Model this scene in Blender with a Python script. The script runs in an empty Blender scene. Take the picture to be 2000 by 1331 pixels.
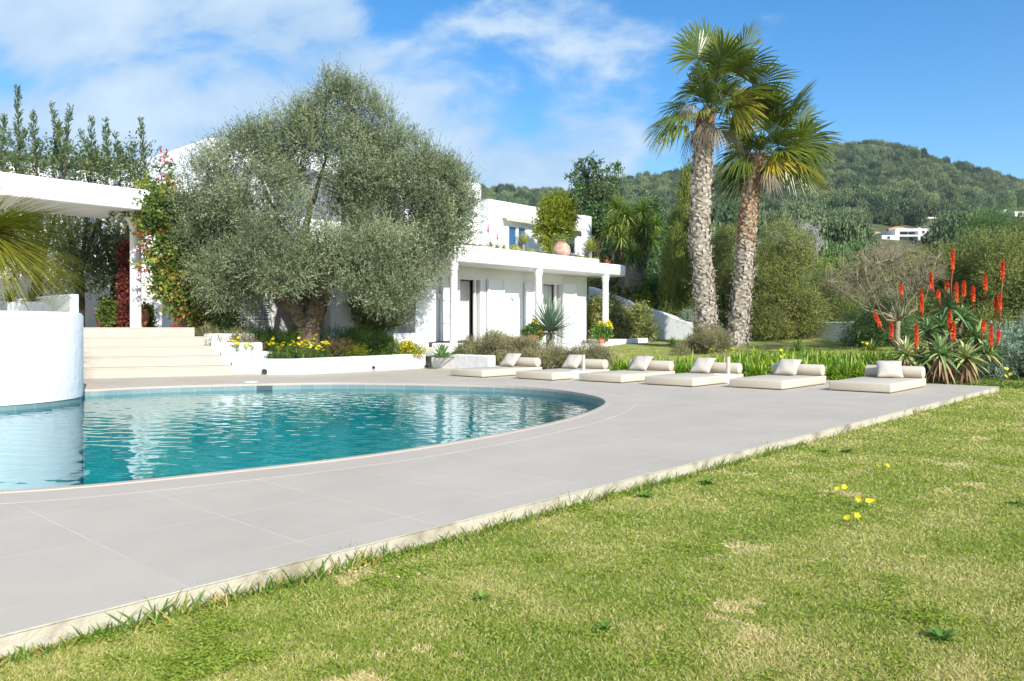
import bpy, bmesh, math, random
import numpy as np
from mathutils import Vector, Matrix

S = bpy.context.scene
COL = S.collection
F, CX, HY = 1540.0, 1000.0, 640.0          # photograph focal length in px, principal column, horizon row
CAMZ = 1.0
TH = math.radians(42.5)
SA, CA = math.sin(TH), math.cos(TH)
AX = np.array([SA, CA, 0.0]); NX = np.array([CA, -SA, 0.0]); UP = np.array([0, 0, 1.0])

def P(px, py, Y): return np.array([(px - CX) / F * Y, Y, CAMZ - (py - HY) / F * Y])
def G(px, py, z=0.0):
    Y = F * (CAMZ - z) / (py - HY); return np.array([(px - CX) / F * Y, Y, z])
def AN(s, t, z=0.0): return AX * s + NX * t + UP * z
def s_at(px, t):
    k = (px - CX) / F; return -t * (CA + k * SA) / (SA - k * CA)
def anp(px, t, z=0.0): return AN(s_at(px, t), t, z)
def ss(x, a=0.0, b=1.0):
    u = np.clip((x - a) / (b - a), 0, 1); return u * u * (3 - 2 * u)
def norm(v):
    v = np.asarray(v, float); return v / (np.linalg.norm(v, axis=-1, keepdims=True) + 1e-9)
def sl(r, g, b):
    f = lambda c: ((c / 255 + .055) / 1.055) ** 2.4 if c > 10 else c / 255 / 12.92
    return (f(r), f(g), f(b))

# ------------------------------------------------------------------ materials
def newmat(name):
    m = bpy.data.materials.new(name); m.use_nodes = True
    nt = m.node_tree; nt.nodes.clear()
    out = nt.nodes.new('ShaderNodeOutputMaterial')
    return m, nt, out
def nd(nt, typ, **kw):
    n = nt.nodes.new(typ)
    for k, v in kw.items(): setattr(n, k, v)
    return n
def ramp(nt, stops):
    r = nt.nodes.new('ShaderNodeValToRGB'); el = r.color_ramp.elements
    while len(el) < len(stops): el.new(.5)
    for e, (p, c) in zip(el, stops): e.position = p; e.color = (*c, 1)
    return r
def mathn(nt, op, a, b=None, c=None, clamp=False):
    n = nt.nodes.new('ShaderNodeMath'); n.operation = op; n.use_clamp = clamp
    for i, x in enumerate((a, b, c)):
        if x is None: continue
        if isinstance(x, (int, float)): n.inputs[i].default_value = x
        else: nt.links.new(x, n.inputs[i])
    return n.outputs[0]
def noise(nt, vec, scale, detail=4, rough=.55):
    n = nt.nodes.new('ShaderNodeTexNoise'); n.inputs['Scale'].default_value = scale
    n.inputs['Detail'].default_value = detail; n.inputs['Roughness'].default_value = rough
    if vec is not None: nt.links.new(vec, n.inputs['Vector'])
    return n
def leafmat(name, stops, trans=.3, rough=.5, spec=.3, scale=0, tw=1.0):
    m, nt, out = newmat(name); L = nt.links
    at = nd(nt, 'ShaderNodeAttribute', attribute_name='v')
    val = at.outputs['Fac']
    if scale:
        geo = nd(nt, 'ShaderNodeNewGeometry'); nz = noise(nt, geo.outputs['Position'], scale, 3)
        val = mathn(nt, 'ADD', val, mathn(nt, 'MULTIPLY', mathn(nt, 'SUBTRACT', nz.outputs['Fac'], .5), 1.2), clamp=True)
    r = ramp(nt, stops); L.new(val, r.inputs[0])
    p = nd(nt, 'ShaderNodeBsdfPrincipled'); p.inputs['Roughness'].default_value = rough
    p.inputs['Specular IOR Level'].default_value = spec
    L.new(r.outputs[0], p.inputs['Base Color'])
    if trans > 0:
        t = nd(nt, 'ShaderNodeBsdfTranslucent'); mx = nd(nt, 'ShaderNodeMixShader'); mx.inputs[0].default_value = trans
        hs = nd(nt, 'ShaderNodeHueSaturation'); hs.inputs['Value'].default_value = 1.25 * tw; hs.inputs['Saturation'].default_value = 1.1
        L.new(r.outputs[0], hs.inputs['Color']); L.new(hs.outputs[0], t.inputs[0])
        L.new(p.outputs[0], mx.inputs[1]); L.new(t.outputs[0], mx.inputs[2]); L.new(mx.outputs[0], out.inputs[0])
    else: L.new(p.outputs[0], out.inputs[0])
    return m
def solid(name, c, rough=.7, spec=.3, var=.06, scale=3.0, bump=0.0, bscale=20.0, metal=0.0, c2=None, thr=(.4, .65)):
    m, nt, out = newmat(name); L = nt.links
    geo = nd(nt, 'ShaderNodeNewGeometry')
    nz = noise(nt, geo.outputs['Position'], scale, 6, .6)
    if c2 is None:
        r = ramp(nt, [(.3, tuple(x * (1 - var) for x in c)), (.7, tuple(min(1, x * (1 + var)) for x in c))])
    else: r = ramp(nt, [(thr[0], c), (thr[1], c2)])
    L.new(nz.outputs['Fac'], r.inputs[0])
    p = nd(nt, 'ShaderNodeBsdfPrincipled'); p.inputs['Roughness'].default_value = rough
    p.inputs['Specular IOR Level'].default_value = spec; p.inputs['Metallic'].default_value = metal
    L.new(r.outputs[0], p.inputs['Base Color'])
    if bump:
        n2 = noise(nt, geo.outputs['Position'], bscale, 5, .6)
        b = nd(nt, 'ShaderNodeBump'); b.inputs['Strength'].default_value = bump; b.inputs['Distance'].default_value = .02
        L.new(n2.outputs['Fac'], b.inputs['Height']); L.new(b.outputs[0], p.inputs['Normal'])
    L.new(p.outputs[0], out.inputs[0])
    return m

M = {}
M['stucco'] = solid('white_stucco', (.80, .80, .79), .85, .2, .03, 1.2, .35, 9.0)
M['stucco_old'] = solid('weathered_stucco', (.80, .80, .80), .85, .2, .05, 2.0, .8, 7.0, c2=(.66, .67, .68), thr=(.5, .78))
M['joinery'] = solid('painted_wood', (.78, .78, .77), .5, .4, .02, 4)
M['steps'] = solid('cream_stone', (.47, .425, .355), .75, .2, .05, 4.0, .15, 30)
M['soil'] = solid('soil', (.10, .075, .045), .95, .1, .3, 6, .5, 30)
M['fabric'] = solid('cream_fabric', (.535, .475, .38), .9, .1, .03, 12, .12, 250)
M['cushion'] = solid('cushion_linen', (.50, .46, .39), .95, .1, .04, 14, .2, 220)
M['terracotta'] = solid('terracotta', (.50, .21, .11), .8, .2, .15, 14, .2, 40)
M['terracotta_pale'] = solid('pale_terracotta', (.50, .29, .21), .85, .2, .2, 7, .25, 30, c2=(.60, .44, .36), thr=(.45, .62))
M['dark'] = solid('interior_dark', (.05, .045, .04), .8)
M['black'] = solid('dark_metal', (.03, .03, .03), .5, .4)
M['curtain'] = solid('curtain_cloth', (.72, .72, .71), .9, .1, .03, 6)
M['rock_earth'] = solid('ochre_earth', (.42, .26, .12), .95, .1, .2, .3)
M['bark'] = solid('olive_bark', (.10, .075, .05), .95, .1, .4, 9, 1.0, 16, c2=(.22, .175, .12), thr=(.4, .7))
M['bark_grey'] = solid('pale_bark', (.33, .29, .22), .9, .1, .25, 20, .4, 40)
M['twig_grey'] = solid('silver_bark', (.36, .35, .33), .9, .1, .2, 20)
M['bark_dark'] = solid('dark_bark', (.06, .045, .035), .95, .1, .3, 14, .6, 25)
M['redstem'] = solid('red_stem', (.30, .07, .035), .8)
M['tan_wood'] = solid('tan_board', (.45, .30, .19), .8)

def glassmat(name, c, rough=.03):
    m, nt, out = newmat(name)
    p = nd(nt, 'ShaderNodeBsdfPrincipled'); p.inputs['Base Color'].default_value = (*c, 1)
    p.inputs['Roughness'].default_value = rough; p.inputs['Specular IOR Level'].default_value = 1.0
    nt.links.new(p.outputs[0], out.inputs[0]); return m
M['glass'] = glassmat('window_glass', (.015, .09, .22))
def clearglass():
    m, nt, out = newmat('clear_glass'); L = nt.links
    t = nd(nt, 'ShaderNodeBsdfTransparent'); g = nd(nt, 'ShaderNodeBsdfGlossy'); g.inputs['Roughness'].default_value = .02; mx = nd(nt, 'ShaderNodeMixShader'); mx.inputs[0].default_value = .12
    L.new(t.outputs[0], mx.inputs[1]); L.new(g.outputs[0], mx.inputs[2]); L.new(mx.outputs[0], out.inputs[0]); return m
M['glass_clear'] = clearglass()
M['glass_dark'] = glassmat('dark_glass', (.02, .025, .03))

# pool deck tiles: a square grid of joints turned to the deck's own axes
def deckmat():
    m, nt, out = newmat('deck_tiles'); L = nt.links
    geo = nd(nt, 'ShaderNodeNewGeometry')
    mp = nd(nt, 'ShaderNodeMapping'); mp.vector_type = 'POINT'
    mp.inputs['Rotation'].default_value = (0, 0, -(math.pi / 2 - TH)); L.new(geo.outputs['Position'], mp.inputs[0])
    mp.inputs['Location'].default_value = (-.095, -.33, 0)
    br = nd(nt, 'ShaderNodeTexBrick', offset=0.0, squash=1.0)
    br.inputs['Color1'].default_value = (.522, .456, .369, 1); br.inputs['Color2'].default_value = (.498, .435, .353, 1)
    br.inputs['Mortar'].default_value = (.62, .55, .45, 1); br.inputs['Scale'].default_value = 1.0
    br.inputs['Mortar Size'].default_value = .0042; br.inputs['Mortar Smooth'].default_value = .2
    br.inputs['Brick Width'].default_value = .65; br.inputs['Row Height'].default_value = .725
    L.new(mp.outputs[0], br.inputs['Vector'])
    nz = noise(nt, geo.outputs['Position'], 1.3, 7, .65); nz2 = noise(nt, geo.outputs['Position'], 55, 3, .6)
    r = ramp(nt, [(.28, (.91, .905, .90)), (.7, (1.05, 1.05, 1.04))]); L.new(nz.outputs['Fac'], r.inputs[0])
    r2 = ramp(nt, [(.3, (.97, .97, .97)), (.7, (1.03, 1.03, 1.03))]); L.new(nz2.outputs['Fac'], r2.inputs[0])
    # grout worn away in stretches
    nz3 = noise(nt, geo.outputs['Position'], 1.1, 3, .5)
    r3 = ramp(nt, [(.46, (0, 0, 0)), (.6, (1, 1, 1))]); L.new(nz3.outputs['Fac'], r3.inputs[0])
    mm = nd(nt, 'ShaderNodeMix', data_type='RGBA'); mm.inputs[6].default_value = (.495, .426, .348, 1)
    w = mathn(nt, 'MULTIPLY', br.outputs['Fac'], mathn(nt, 'SUBTRACT', 1.0, mathn(nt, 'MULTIPLY', r3.outputs[0], .75)))
    L.new(w, mm.inputs[0]); L.new(br.outputs['Color'], mm.inputs[7])
    base = nd(nt, 'ShaderNodeMix', data_type='RGBA', blend_type='MULTIPLY'); base.inputs[0].default_value = 1
    mx0 = nd(nt, 'ShaderNodeMix', data_type='RGBA')
    inv = mathn(nt, 'SUBTRACT', 1.0, br.outputs['Fac'])
    L.new(inv, mx0.inputs[0]); L.new(mm.outputs[2], mx0.inputs[6]); L.new(br.outputs['Color'], mx0.inputs[7])
    L.new(mx0.outputs[2], base.inputs[6]); L.new(r.outputs[0], base.inputs[7])
    b2 = nd(nt, 'ShaderNodeMix', data_type='RGBA', blend_type='MULTIPLY'); b2.inputs[0].default_value = 1
    L.new(base.outputs[2], b2.inputs[6]); L.new(r2.outputs[0], b2.inputs[7])
    p = nd(nt, 'ShaderNodeBsdfPrincipled'); p.inputs['Roughness'].default_value = .6; p.inputs['Specular IOR Level'].default_value = .25
    L.new(b2.outputs[2], p.inputs['Base Color'])
    L.new(p.outputs[0], out.inputs[0]); return m
M['deck'] = deckmat()
M['coping'] = solid('coping_stone', (.505, .432, .352), .6, .25, .05, 1.5)
M['joint'] = solid('light_grout', (.68, .63, .55), .8)
M['deck_edge'] = solid('stained_render', (.50, .45, .35), .9, .1, .1, 3.4, .6, 25, c2=(.27, .23, .16), thr=(.50, .66))

def pooltile():
    m, nt, out = newmat('pool_mosaic'); L = nt.links
    geo = nd(nt, 'ShaderNodeNewGeometry'); sep = nd(nt, 'ShaderNodeSeparateXYZ'); L.new(geo.outputs['Position'], sep.inputs[0])
    br = nd(nt, 'ShaderNodeTexBrick', offset=0.0); br.inputs['Scale'].default_value = 1
    br.inputs['Color1'].default_value = (.21, .29, .29, 1); br.inputs['Color2'].default_value = (.16, .25, .26, 1)
    br.inputs['Mortar'].default_value = (.27, .34, .34, 1); br.inputs['Mortar Size'].default_value = .006
    br.inputs['Brick Width'].default_value = .30; br.inputs['Row Height'].default_value = .30
    cmb = nd(nt, 'ShaderNodeCombineXYZ')
    L.new(mathn(nt, 'ADD', sep.outputs[0], mathn(nt, 'MULTIPLY', sep.outputs[1], .8)), cmb.inputs[0]); L.new(sep.outputs[2], cmb.inputs[1])
    L.new(cmb.outputs[0], br.inputs['Vector'])
    p = nd(nt, 'ShaderNodeBsdfPrincipled'); p.inputs['Roughness'].default_value = .35
    L.new(br.outputs['Color'], p.inputs['Base Color']); L.new(p.outputs[0], out.inputs[0]); return m
M['pooltile'] = pooltile()
M['poolfloor'] = solid('pool_floor_mosaic', (.04, .29, .32), .6, .2, .14, 1.6)

def watermat():
    m, nt, out = newmat('pool_water'); L = nt.links
    geo = nd(nt, 'ShaderNodeNewGeometry'); dp = nd(nt, 'ShaderNodeVectorMath', operation='DOT_PRODUCT'); L.new(geo.outputs['Normal'], dp.inputs[0]); L.new(geo.outputs['Incoming'], dp.inputs[1])
    c_ = mathn(nt, 'SUBTRACT', 1.0, mathn(nt, 'ABSOLUTE', dp.outputs['Value']), clamp=True)
    fr = mathn(nt, 'ADD', .02, mathn(nt, 'MULTIPLY', mathn(nt, 'POWER', c_, 5.0), .98))
    gl = nd(nt, 'ShaderNodeBsdfGlossy'); gl.inputs['Roughness'].default_value = .02
    tp = nd(nt, 'ShaderNodeBsdfTransparent'); tp.inputs[0].default_value = (.30, .90, .91, 1)
    mx = nd(nt, 'ShaderNodeMixShader'); L.new(fr, mx.inputs[0]); L.new(tp.outputs[0], mx.inputs[1]); L.new(gl.outputs[0], mx.inputs[2])
    L.new(mx.outputs[0], out.inputs[0]); return m
M['water'] = watermat()

def lawnmat():
    m, nt, out = newmat('lawn_turf'); L = nt.links
    geo = nd(nt, 'ShaderNodeNewGeometry')
    n1 = noise(nt, geo.outputs['Position'], 1.1, 6, .65); n2 = noise(nt, geo.outputs['Position'], 40, 5, .7)
    v = mathn(nt, 'ADD', mathn(nt, 'MULTIPLY', n1.outputs['Fac'], .6), mathn(nt, 'MULTIPLY', n2.outputs['Fac'], .4))
    r = ramp(nt, [(.36, (.17, .21, .045)), (.5, (.29, .31, .09)), (.64, (.42, .38, .18))]); L.new(v, r.inputs[0])
    p = nd(nt, 'ShaderNodeBsdfPrincipled'); p.inputs['Roughness'].default_value = .95; p.inputs['Specular IOR Level'].default_value = .1
    b = nd(nt, 'ShaderNodeBump'); b.inputs['Strength'].default_value = .8; b.inputs['Distance'].default_value = .02
    L.new(n2.outputs['Fac'], b.inputs['Height']); L.new(b.outputs[0], p.inputs['Normal'])
    L.new(r.outputs[0], p.inputs['Base Color']); L.new(p.outputs[0], out.inputs[0]); return m
M['lawn'] = lawnmat()
M['hill'] = solid('hill_scrub', (.10, .11, .05), .95, .1, .3, .15, c2=(.24, .19, .11), thr=(.55, .75))

M['grass'] = leafmat('grass_blades', [(0, (0.135, 0.223, 0.022)), (0.3, (0.244, 0.339, 0.04)), (0.55, (0.367, 0.404, 0.075)), (0.75, (0.537, 0.48, 0.17)), (1, (0.782, 0.657, 0.359))], .3, .6, .2)
M['grass_edge'] = leafmat('long_grass', [(0, (0.075, 0.168, 0.024)), (0.7, (0.255, 0.364, 0.06)), (1, (0.6, 0.364, 0.144))], .3, .5, .3)
M['olive'] = leafmat('olive_leaves', [(0, (0.084, 0.112, 0.049)), (0.45, (0.16, 0.195, 0.093)), (0.8, (0.242, 0.282, 0.147)), (1, (0.326, 0.368, 0.209))], .09, .5, .35, .9)
M['carob'] = leafmat('carob_leaves', [(0, (0.03, 0.068, 0.024)), (0.5, (0.074, 0.149, 0.043)), (1, (0.203, 0.284, 0.081))], .2, .4, .4, .7)
M['shoot'] = leafmat('shoot_leaves', [(0, (0.037, 0.068, 0.027)), (0.5, (0.083, 0.129, 0.045)), (1, (0.204, 0.242, 0.068))], .25, .4, .4)
M['boug'] = leafmat('bougainvillea_leaves', [(0, (0.061, 0.111, 0.025)), (0.5, (0.161, 0.234, 0.043)), (0.85, (0.37, 0.394, 0.074)), (1, (0.444, 0.246, 0.074))], .35, .5, .3, .9)
M['bract'] = leafmat('red_bracts', [(0, (0.32, 0.02, 0.02)), (1, (0.55, 0.07, 0.06))], .3, .6, .2)
M['redleaf'] = leafmat('red_creeper_leaves', [(0, (.07, .014, .014)), (.7, (.2, .04, .03)), (1, (.3, .12, .05))], .2, .5, .3)
M['juniper'] = leafmat('juniper_foliage', [(0, (0.086, 0.116, 0.034)), (0.5, (0.179, 0.213, 0.059)), (1, (0.341, 0.341, 0.102))], .15, .6, .2, .6)
M['cypress'] = leafmat('cypress_foliage', [(0, (0.085, 0.131, 0.027)), (0.5, (0.188, 0.244, 0.053)), (1, (0.356, 0.375, 0.09))], .15, .6, .2, .8)
M['pine'] = leafmat('pine_foliage', [(0, (0.045, 0.09, 0.03)), (0.5, (0.098, 0.18, 0.053)), (1, (0.18, 0.3, 0.09))], .15, .6, .2, .3)
M['hedge'] = leafmat('hedge_leaves', [(0, (0.075, 0.105, 0.03)), (0.5, (0.194, 0.23, 0.059)), (1, (0.491, 0.461, 0.149))], .25, .45, .4, 2)
M['lime'] = leafmat('lime_leaves', [(0, (0.09, 0.126, 0.013)), (0.5, (0.216, 0.261, 0.023)), (1, (0.414, 0.414, 0.036))], .35, .5, .3)
M['green'] = leafmat('green_leaves', [(0, (0.052, 0.117, 0.019)), (0.5, (0.13, 0.247, 0.039)), (1, (0.286, 0.403, 0.065))], .3, .5, .3, 1.2)
M['aga'] = leafmat('strap_leaves', [(0, (0.069, 0.16, 0.018)), (0.5, (0.208, 0.347, 0.034)), (1, (0.501, 0.573, 0.07))], .35, .4, .4)
M['lav'] = leafmat('lavender_foliage', [(0, (0.126, 0.098, 0.07)), (0.35, (0.224, 0.196, 0.112)), (0.7, (0.308, 0.308, 0.14)), (1, (0.448, 0.406, 0.21))], .2, .7, .1, 1.8)
M['thyme'] = leafmat('grey_scrub_foliage', [(0, (0.126, 0.119, 0.063)), (0.5, (0.238, 0.224, 0.112)), (1, (0.378, 0.35, 0.182))], .2, .7, .1, 1.8)
M['silver'] = leafmat('silver_foliage', [(0, (0.13, 0.195, 0.13)), (0.5, (0.273, 0.364, 0.26)), (1, (0.468, 0.559, 0.429))], .2, .6, .2, 1.2)
M['aloe'] = leafmat('aloe_leaves', [(0, (0.086, 0.193, 0.079)), (0.5, (0.23, 0.354, 0.129)), (0.8, (0.431, 0.483, 0.187)), (1, (0.575, 0.451, 0.216))], .1, .4, .4, 1.5)
M['aloe_dead'] = leafmat('dry_aloe_leaves', [(0, (.25, .15, .08)), (1, (.45, .31, .18))], .1, .8, .1)
M['agave'] = leafmat('agave_leaves', [(0, (0.078, 0.182, 0.052)), (1, (0.26, 0.403, 0.13))], .15, .4, .4)
M['yucca'] = leafmat('yucca_leaves', [(0, (0.065, 0.131, 0.029)), (0.5, (0.174, 0.275, 0.051)), (1, (0.435, 0.493, 0.102))], .2, .4, .4)
M['yucca_blue'] = leafmat('blue_yucca_leaves', [(0, (0.062, 0.138, 0.075)), (0.6, (0.163, 0.263, 0.15)), (1, (0.375, 0.338, 0.2))], .15, .35, .5)
M['yucca_gold'] = leafmat('golden_yucca_leaves', [(0, (.20, .24, .05)), (1, (.50, .50, .13))], .3, .4, .4)
M['spiky'] = leafmat('golden_grass_tree_leaves', [(0, (.14, .17, .02)), (.5, (.31, .32, .03)), (1, (.56, .45, .11))], .3, .4, .4)
M['palm'] = leafmat('fan_palm_leaves', [(0, (0.05, 0.085, 0.012)), (0.4, (0.125, 0.175, 0.024)), (0.7, (0.25, 0.285, 0.04)), (0.9, (0.5, 0.42, 0.035)), (1, (0.62, 0.47, 0.11))], .28, .35, .5)
M['palm_dead'] = leafmat('dry_palm_leaves', [(0, (0.158, 0.115, 0.072)), (1, (0.396, 0.338, 0.259))], .2, .8, .1)
M['boots'] = leafmat('palm_bark', [(0, (0.165, 0.127, 0.099)), (0.5, (0.341, 0.286, 0.231)), (1, (0.55, 0.495, 0.418))], 0, .9, .1)
M['boots_brown'] = leafmat('brown_palm_bark', [(0, (.16, .085, .045)), (.5, (.32, .19, .11)), (1, (.50, .38, .26))], 0, .9, .1)
M['flower'] = leafmat('red_florets', [(0, (.55, .05, .025)), (.6, (.80, .13, .04)), (1, (.88, .36, .08))], .25, .5, .3)
M['orange_leaf'] = leafmat('orange_aloe_leaves', [(0, (.30, .07, .03)), (1, (.62, .17, .07))], .2, .5, .3)
M['skimmer'] = solid('shade_tile', (.07, .11, .115), .5)  # dark tone that paints in the shade at the skimmer opening
M['yellow'] = leafmat('yellow_petals', [(0, (.78, .62, .02)), (1, (.88, .78, .06))], .3, .6, .2)
M['cactus'] = leafmat('cactus_skin', [(0, (.10, .14, .03)), (1, (.34, .36, .08))], 0, .6, .2)
M['bedgreen'] = leafmat('bed_grasses', [(0, (0.049, 0.119, 0.028)), (0.5, (0.126, 0.238, 0.042)), (1, (0.28, 0.364, 0.084))], .3, .5, .3, 1.0)
M['bedbrown'] = leafmat('brown_bed_plants', [(0, (.10, .07, .03)), (1, (.26, .20, .09))], .2, .7, .1)

# ------------------------------------------------------------------ objects
def tag(o, label=None, cat=None, group=None, kind=None):
    if label: o['label'] = label
    if cat: o['category'] = cat
    if group: o['group'] = group
    if kind: o['kind'] = kind
    return o
def thing(name, label, cat, loc=(0, 0, 0), group=None):
    o = bpy.data.objects.new(name, None); COL.objects.link(o); o.location = tuple(map(float, loc)); o.empty_display_size = .1
    return tag(o, label, cat, group)
def wloc(p):
    v = np.zeros(3)
    while p is not None: v = v + np.array(p.location); p = p.parent
    return v
def link(name, me, mat, parent=None, loc=None, smooth=False):
    me.materials.append(M[mat] if isinstance(mat, str) else mat)
    o = bpy.data.objects.new(name, me); COL.objects.link(o)
    if parent is not None: o.parent = parent
    if loc is not None: o.location = tuple(map(float, loc))
    if smooth: me.polygons.foreach_set('use_smooth', [True] * len(me.polygons))
    return o

class MB:
    """collects vertices and faces in world coordinates"""
    def __init__(s): s.v = []; s.f = []
    def add(s, vs, fs):
        b = len(s.v); s.v += [tuple(map(float, v)) for v in vs]; s.f += [tuple(b + i for i in f) for f in fs]; return s
    def box(s, o, ex, ey, ez):
        o, ex, ey, ez = map(np.asarray, (o, ex, ey, ez))
        vs = [o, o + ex, o + ex + ey, o + ey]; vs += [v + ez for v in vs]
        fs = [(0, 3, 2, 1), (4, 5, 6, 7), (0, 1, 5, 4), (1, 2, 6, 5), (2, 3, 7, 6), (3, 0, 4, 7)]
        if np.dot(np.cross(ex, ey), ez) < 0: fs = [f[::-1] for f in fs]
        return s.add(vs, fs)
    def an(s, s0, s1, t0, t1, z0, z1): return s.box(AN(s0, t0, z0), AX * (s1 - s0), NX * (t1 - t0), UP * (z1 - z0))
    def prism(s, pts, z0, z1):
        n = len(pts); vs = [(*p[:2], z0) for p in pts] + [(*p[:2], z1) for p in pts]
        area = sum(pts[i][0] * pts[(i + 1) % n][1] - pts[(i + 1) % n][0] * pts[i][1] for i in range(n))
        fs = [tuple(range(n - 1, -1, -1)), tuple(range(n, 2 * n))] + [(i, (i + 1) % n, n + (i + 1) % n, n + i) for i in range(n)]
        if area < 0: fs = [f[::-1] for f in fs]
        return s.add(vs, fs)
    def tube(s, pts, rad, n=6, cap=True):
        pts = np.asarray(pts, float); k = len(pts); rad = np.broadcast_to(rad, (k,))
        tan = norm(np.gradient(pts, axis=0)); ref = np.array([.31, .17, .93]) if abs(tan[0][2]) < .8 else np.array([.95, .2, .1])
        vs = []
        for p, t, r in zip(pts, tan, rad):
            u = norm(np.cross(t, ref)); w = np.cross(t, u)
            vs += [p + r * (math.cos(q) * u + math.sin(q) * w) for q in np.arange(n) * 2 * math.pi / n]
        fs = [(i * n + j, i * n + (j + 1) % n, (i + 1) * n + (j + 1) % n, (i + 1) * n + j) for i in range(k - 1) for j in range(n)]
        if cap: fs += [tuple(range(n - 1, -1, -1)), tuple(range((k - 1) * n, k * n))]
        return s.add(vs, fs)
    def lathe(s, c, prof, n=24):
        vs = []; c = np.asarray(c)
        for r, z in prof: vs += [c + np.array([r * math.cos(q), r * math.sin(q), z]) for q in np.arange(n) * 2 * math.pi / n]
        k = len(prof)
        fs = [(i * n + j, i * n + (j + 1) % n, (i + 1) * n + (j + 1) % n, (i + 1) * n + j) for i in range(k - 1) for j in range(n)]
        fs += [tuple(range(n - 1, -1, -1)), tuple(range((k - 1) * n, k * n))]
        return s.add(vs, fs)
    def mesh(s, off, bevel=0, seg=2):
        me = bpy.data.meshes.new('m'); v = [tuple(np.asarray(q) - off) for q in s.v]
        me.from_pydata(v, [], s.f); me.update()
        if bevel:
            bm = bmesh.new(); bm.from_mesh(me)
            bmesh.ops.remove_doubles(bm, verts=bm.verts, dist=1e-5)
            ed = [e for e in bm.edges if len(e.link_faces) == 2 and e.calc_face_angle(0) > .5]
            bmesh.ops.bevel(bm, geom=ed, offset=bevel, segments=seg, profile=.5, affect='EDGES', clamp_overlap=True)
            bm.to_mesh(me); bm.free()
        return me
    def build(s, name, mat, parent=None, loc=None, bevel=0, seg=2, smooth=False):
        off = wloc(parent) if parent is not None else (np.asarray(loc, float) if loc is not None else np.zeros(3))
        me = s.mesh(off, bevel, seg); me.name = name
        o = link(name, me, mat, parent, None if parent is not None else loc, smooth)
        if smooth:
            me.polygons.foreach_set('use_smooth', [True] * len(me.polygons))
            if smooth == 'auto':
                for e in me.edges: pass
                try: me.set_sharp_from_angle(angle=math.radians(40))
                except Exception: pass
        return o

def leafmesh(name, quads, v, off=np.zeros(3)):
    quads = np.asarray(quads, np.float32) - np.asarray(off, np.float32); n = len(quads)
    me = bpy.data.meshes.new(name)
    me.vertices.add(4 * n); me.vertices.foreach_set('co', quads.reshape(-1))
    me.loops.add(4 * n); me.loops.foreach_set('vertex_index', np.arange(4 * n, dtype=np.int32))
    me.polygons.add(n); me.polygons.foreach_set('loop_start', np.arange(0, 4 * n, 4, dtype=np.int32))
    me.update(calc_edges=True)
    a = me.attributes.new('v', 'FLOAT', 'FACE'); a.data.foreach_set('value', np.clip(np.asarray(v, np.float32), 0, 1))
    return me
def leaves(name, qv, mat, parent=None, loc=None):
    q, v = qv
    off = wloc(parent) if parent is not None else (np.asarray(loc, float) if loc is not None else np.zeros(3))
    return link(name, leafmesh(name, q, v, off), mat, parent, None if parent is not None else loc)
def cat(*qs): return np.concatenate([q[0] for q in qs]), np.concatenate([q[1] for q in qs])

def rnd_dir(rng, n):
    v = rng.normal(size=(n, 3)); return norm(v)
def make_leaf(rng, p, d, L, W, v):
    """diamond leaves at p along d"""
    n = len(p); d = norm(d); side = norm(np.cross(d, rnd_dir(rng, n)))
    L = np.broadcast_to(L, (n,))[:, None]; W = np.broadcast_to(W, (n,))[:, None]
    m = p + d * L * .5
    return np.stack([p, m + side * W * .5, p + d * L, m - side * W * .5], 1), np.broadcast_to(v, (n,)).copy()

def crown(rng, blobs, twigs, per, tl, ll, lw, up=.35, spread=.75, shell=(.55, 1.05), out=1.0, vs=.5, bv=.25):
    """leafy twigs over and inside blobs (x, y, z, rx, ry, rz)"""
    b = np.asarray(blobs, float); w = (b[:, 3] * b[:, 5]) ** 1.0; w /= w.sum()
    idx = rng.choice(len(b), twigs, p=w); dr = rnd_dir(rng, twigs)
    rr = shell[0] + (shell[1] - shell[0]) * rng.random(twigs) ** .6
    p = b[idx, :3] + dr * b[idx, 3:6] * rr[:, None]
    tv = .5 + vs * (rng.random(twigs) - .5) + bv * (rng.random(len(b))[idx] - .5)
    td = norm(dr * out + UP * up + rng.normal(size=(twigs, 3)) * .45)
    u = np.tile(np.linspace(0, 1, per), twigs)
    P0 = np.repeat(p, per, 0); D = np.repeat(td, per, 0); V = np.repeat(tv, per)
    pp = P0 + D * (u * tl * (.6 + .8 * np.repeat(rng.random(twigs), per)))[:, None]
    ld = norm(D * (1 - spread * .6) + rnd_dir(rng, len(pp)) * spread)
    n = len(pp)
    return make_leaf(rng, pp, ld, ll * (.7 + .6 * rng.random(n)), lw * (.7 + .6 * rng.random(n)), V + .25 * (rng.random(n) - .5))

def strips(pts, wdir, wid, v, fold=.0, nrm=None):
    """pts (N,K,3) centre lines, wdir (N,3), wid (K,) or (N,K): ribbon quads, folded along the midrib if fold"""
    N, K, _ = pts.shape; wid = np.broadcast_to(wid, (N, K)); qs = []
    side = wdir[:, None, :] * wid[:, :, None] * .5
    if fold and nrm is not None:
        lift = nrm[:, None, :] * wid[:, :, None] * fold
        l, r = pts - side + lift, pts + side + lift
        for i in range(K - 1):
            qs.append(np.stack([l[:, i], pts[:, i], pts[:, i + 1], l[:, i + 1]], 1)); qs.append(np.stack([pts[:, i], r[:, i], r[:, i + 1], pts[:, i + 1]], 1))
    else:
        l, r = pts - side, pts + side
        for i in range(K - 1): qs.append(np.stack([l[:, i], r[:, i], r[:, i + 1], l[:, i + 1]], 1))
    return np.concatenate(qs), np.tile(np.broadcast_to(v, (N,)), len(qs))

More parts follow.
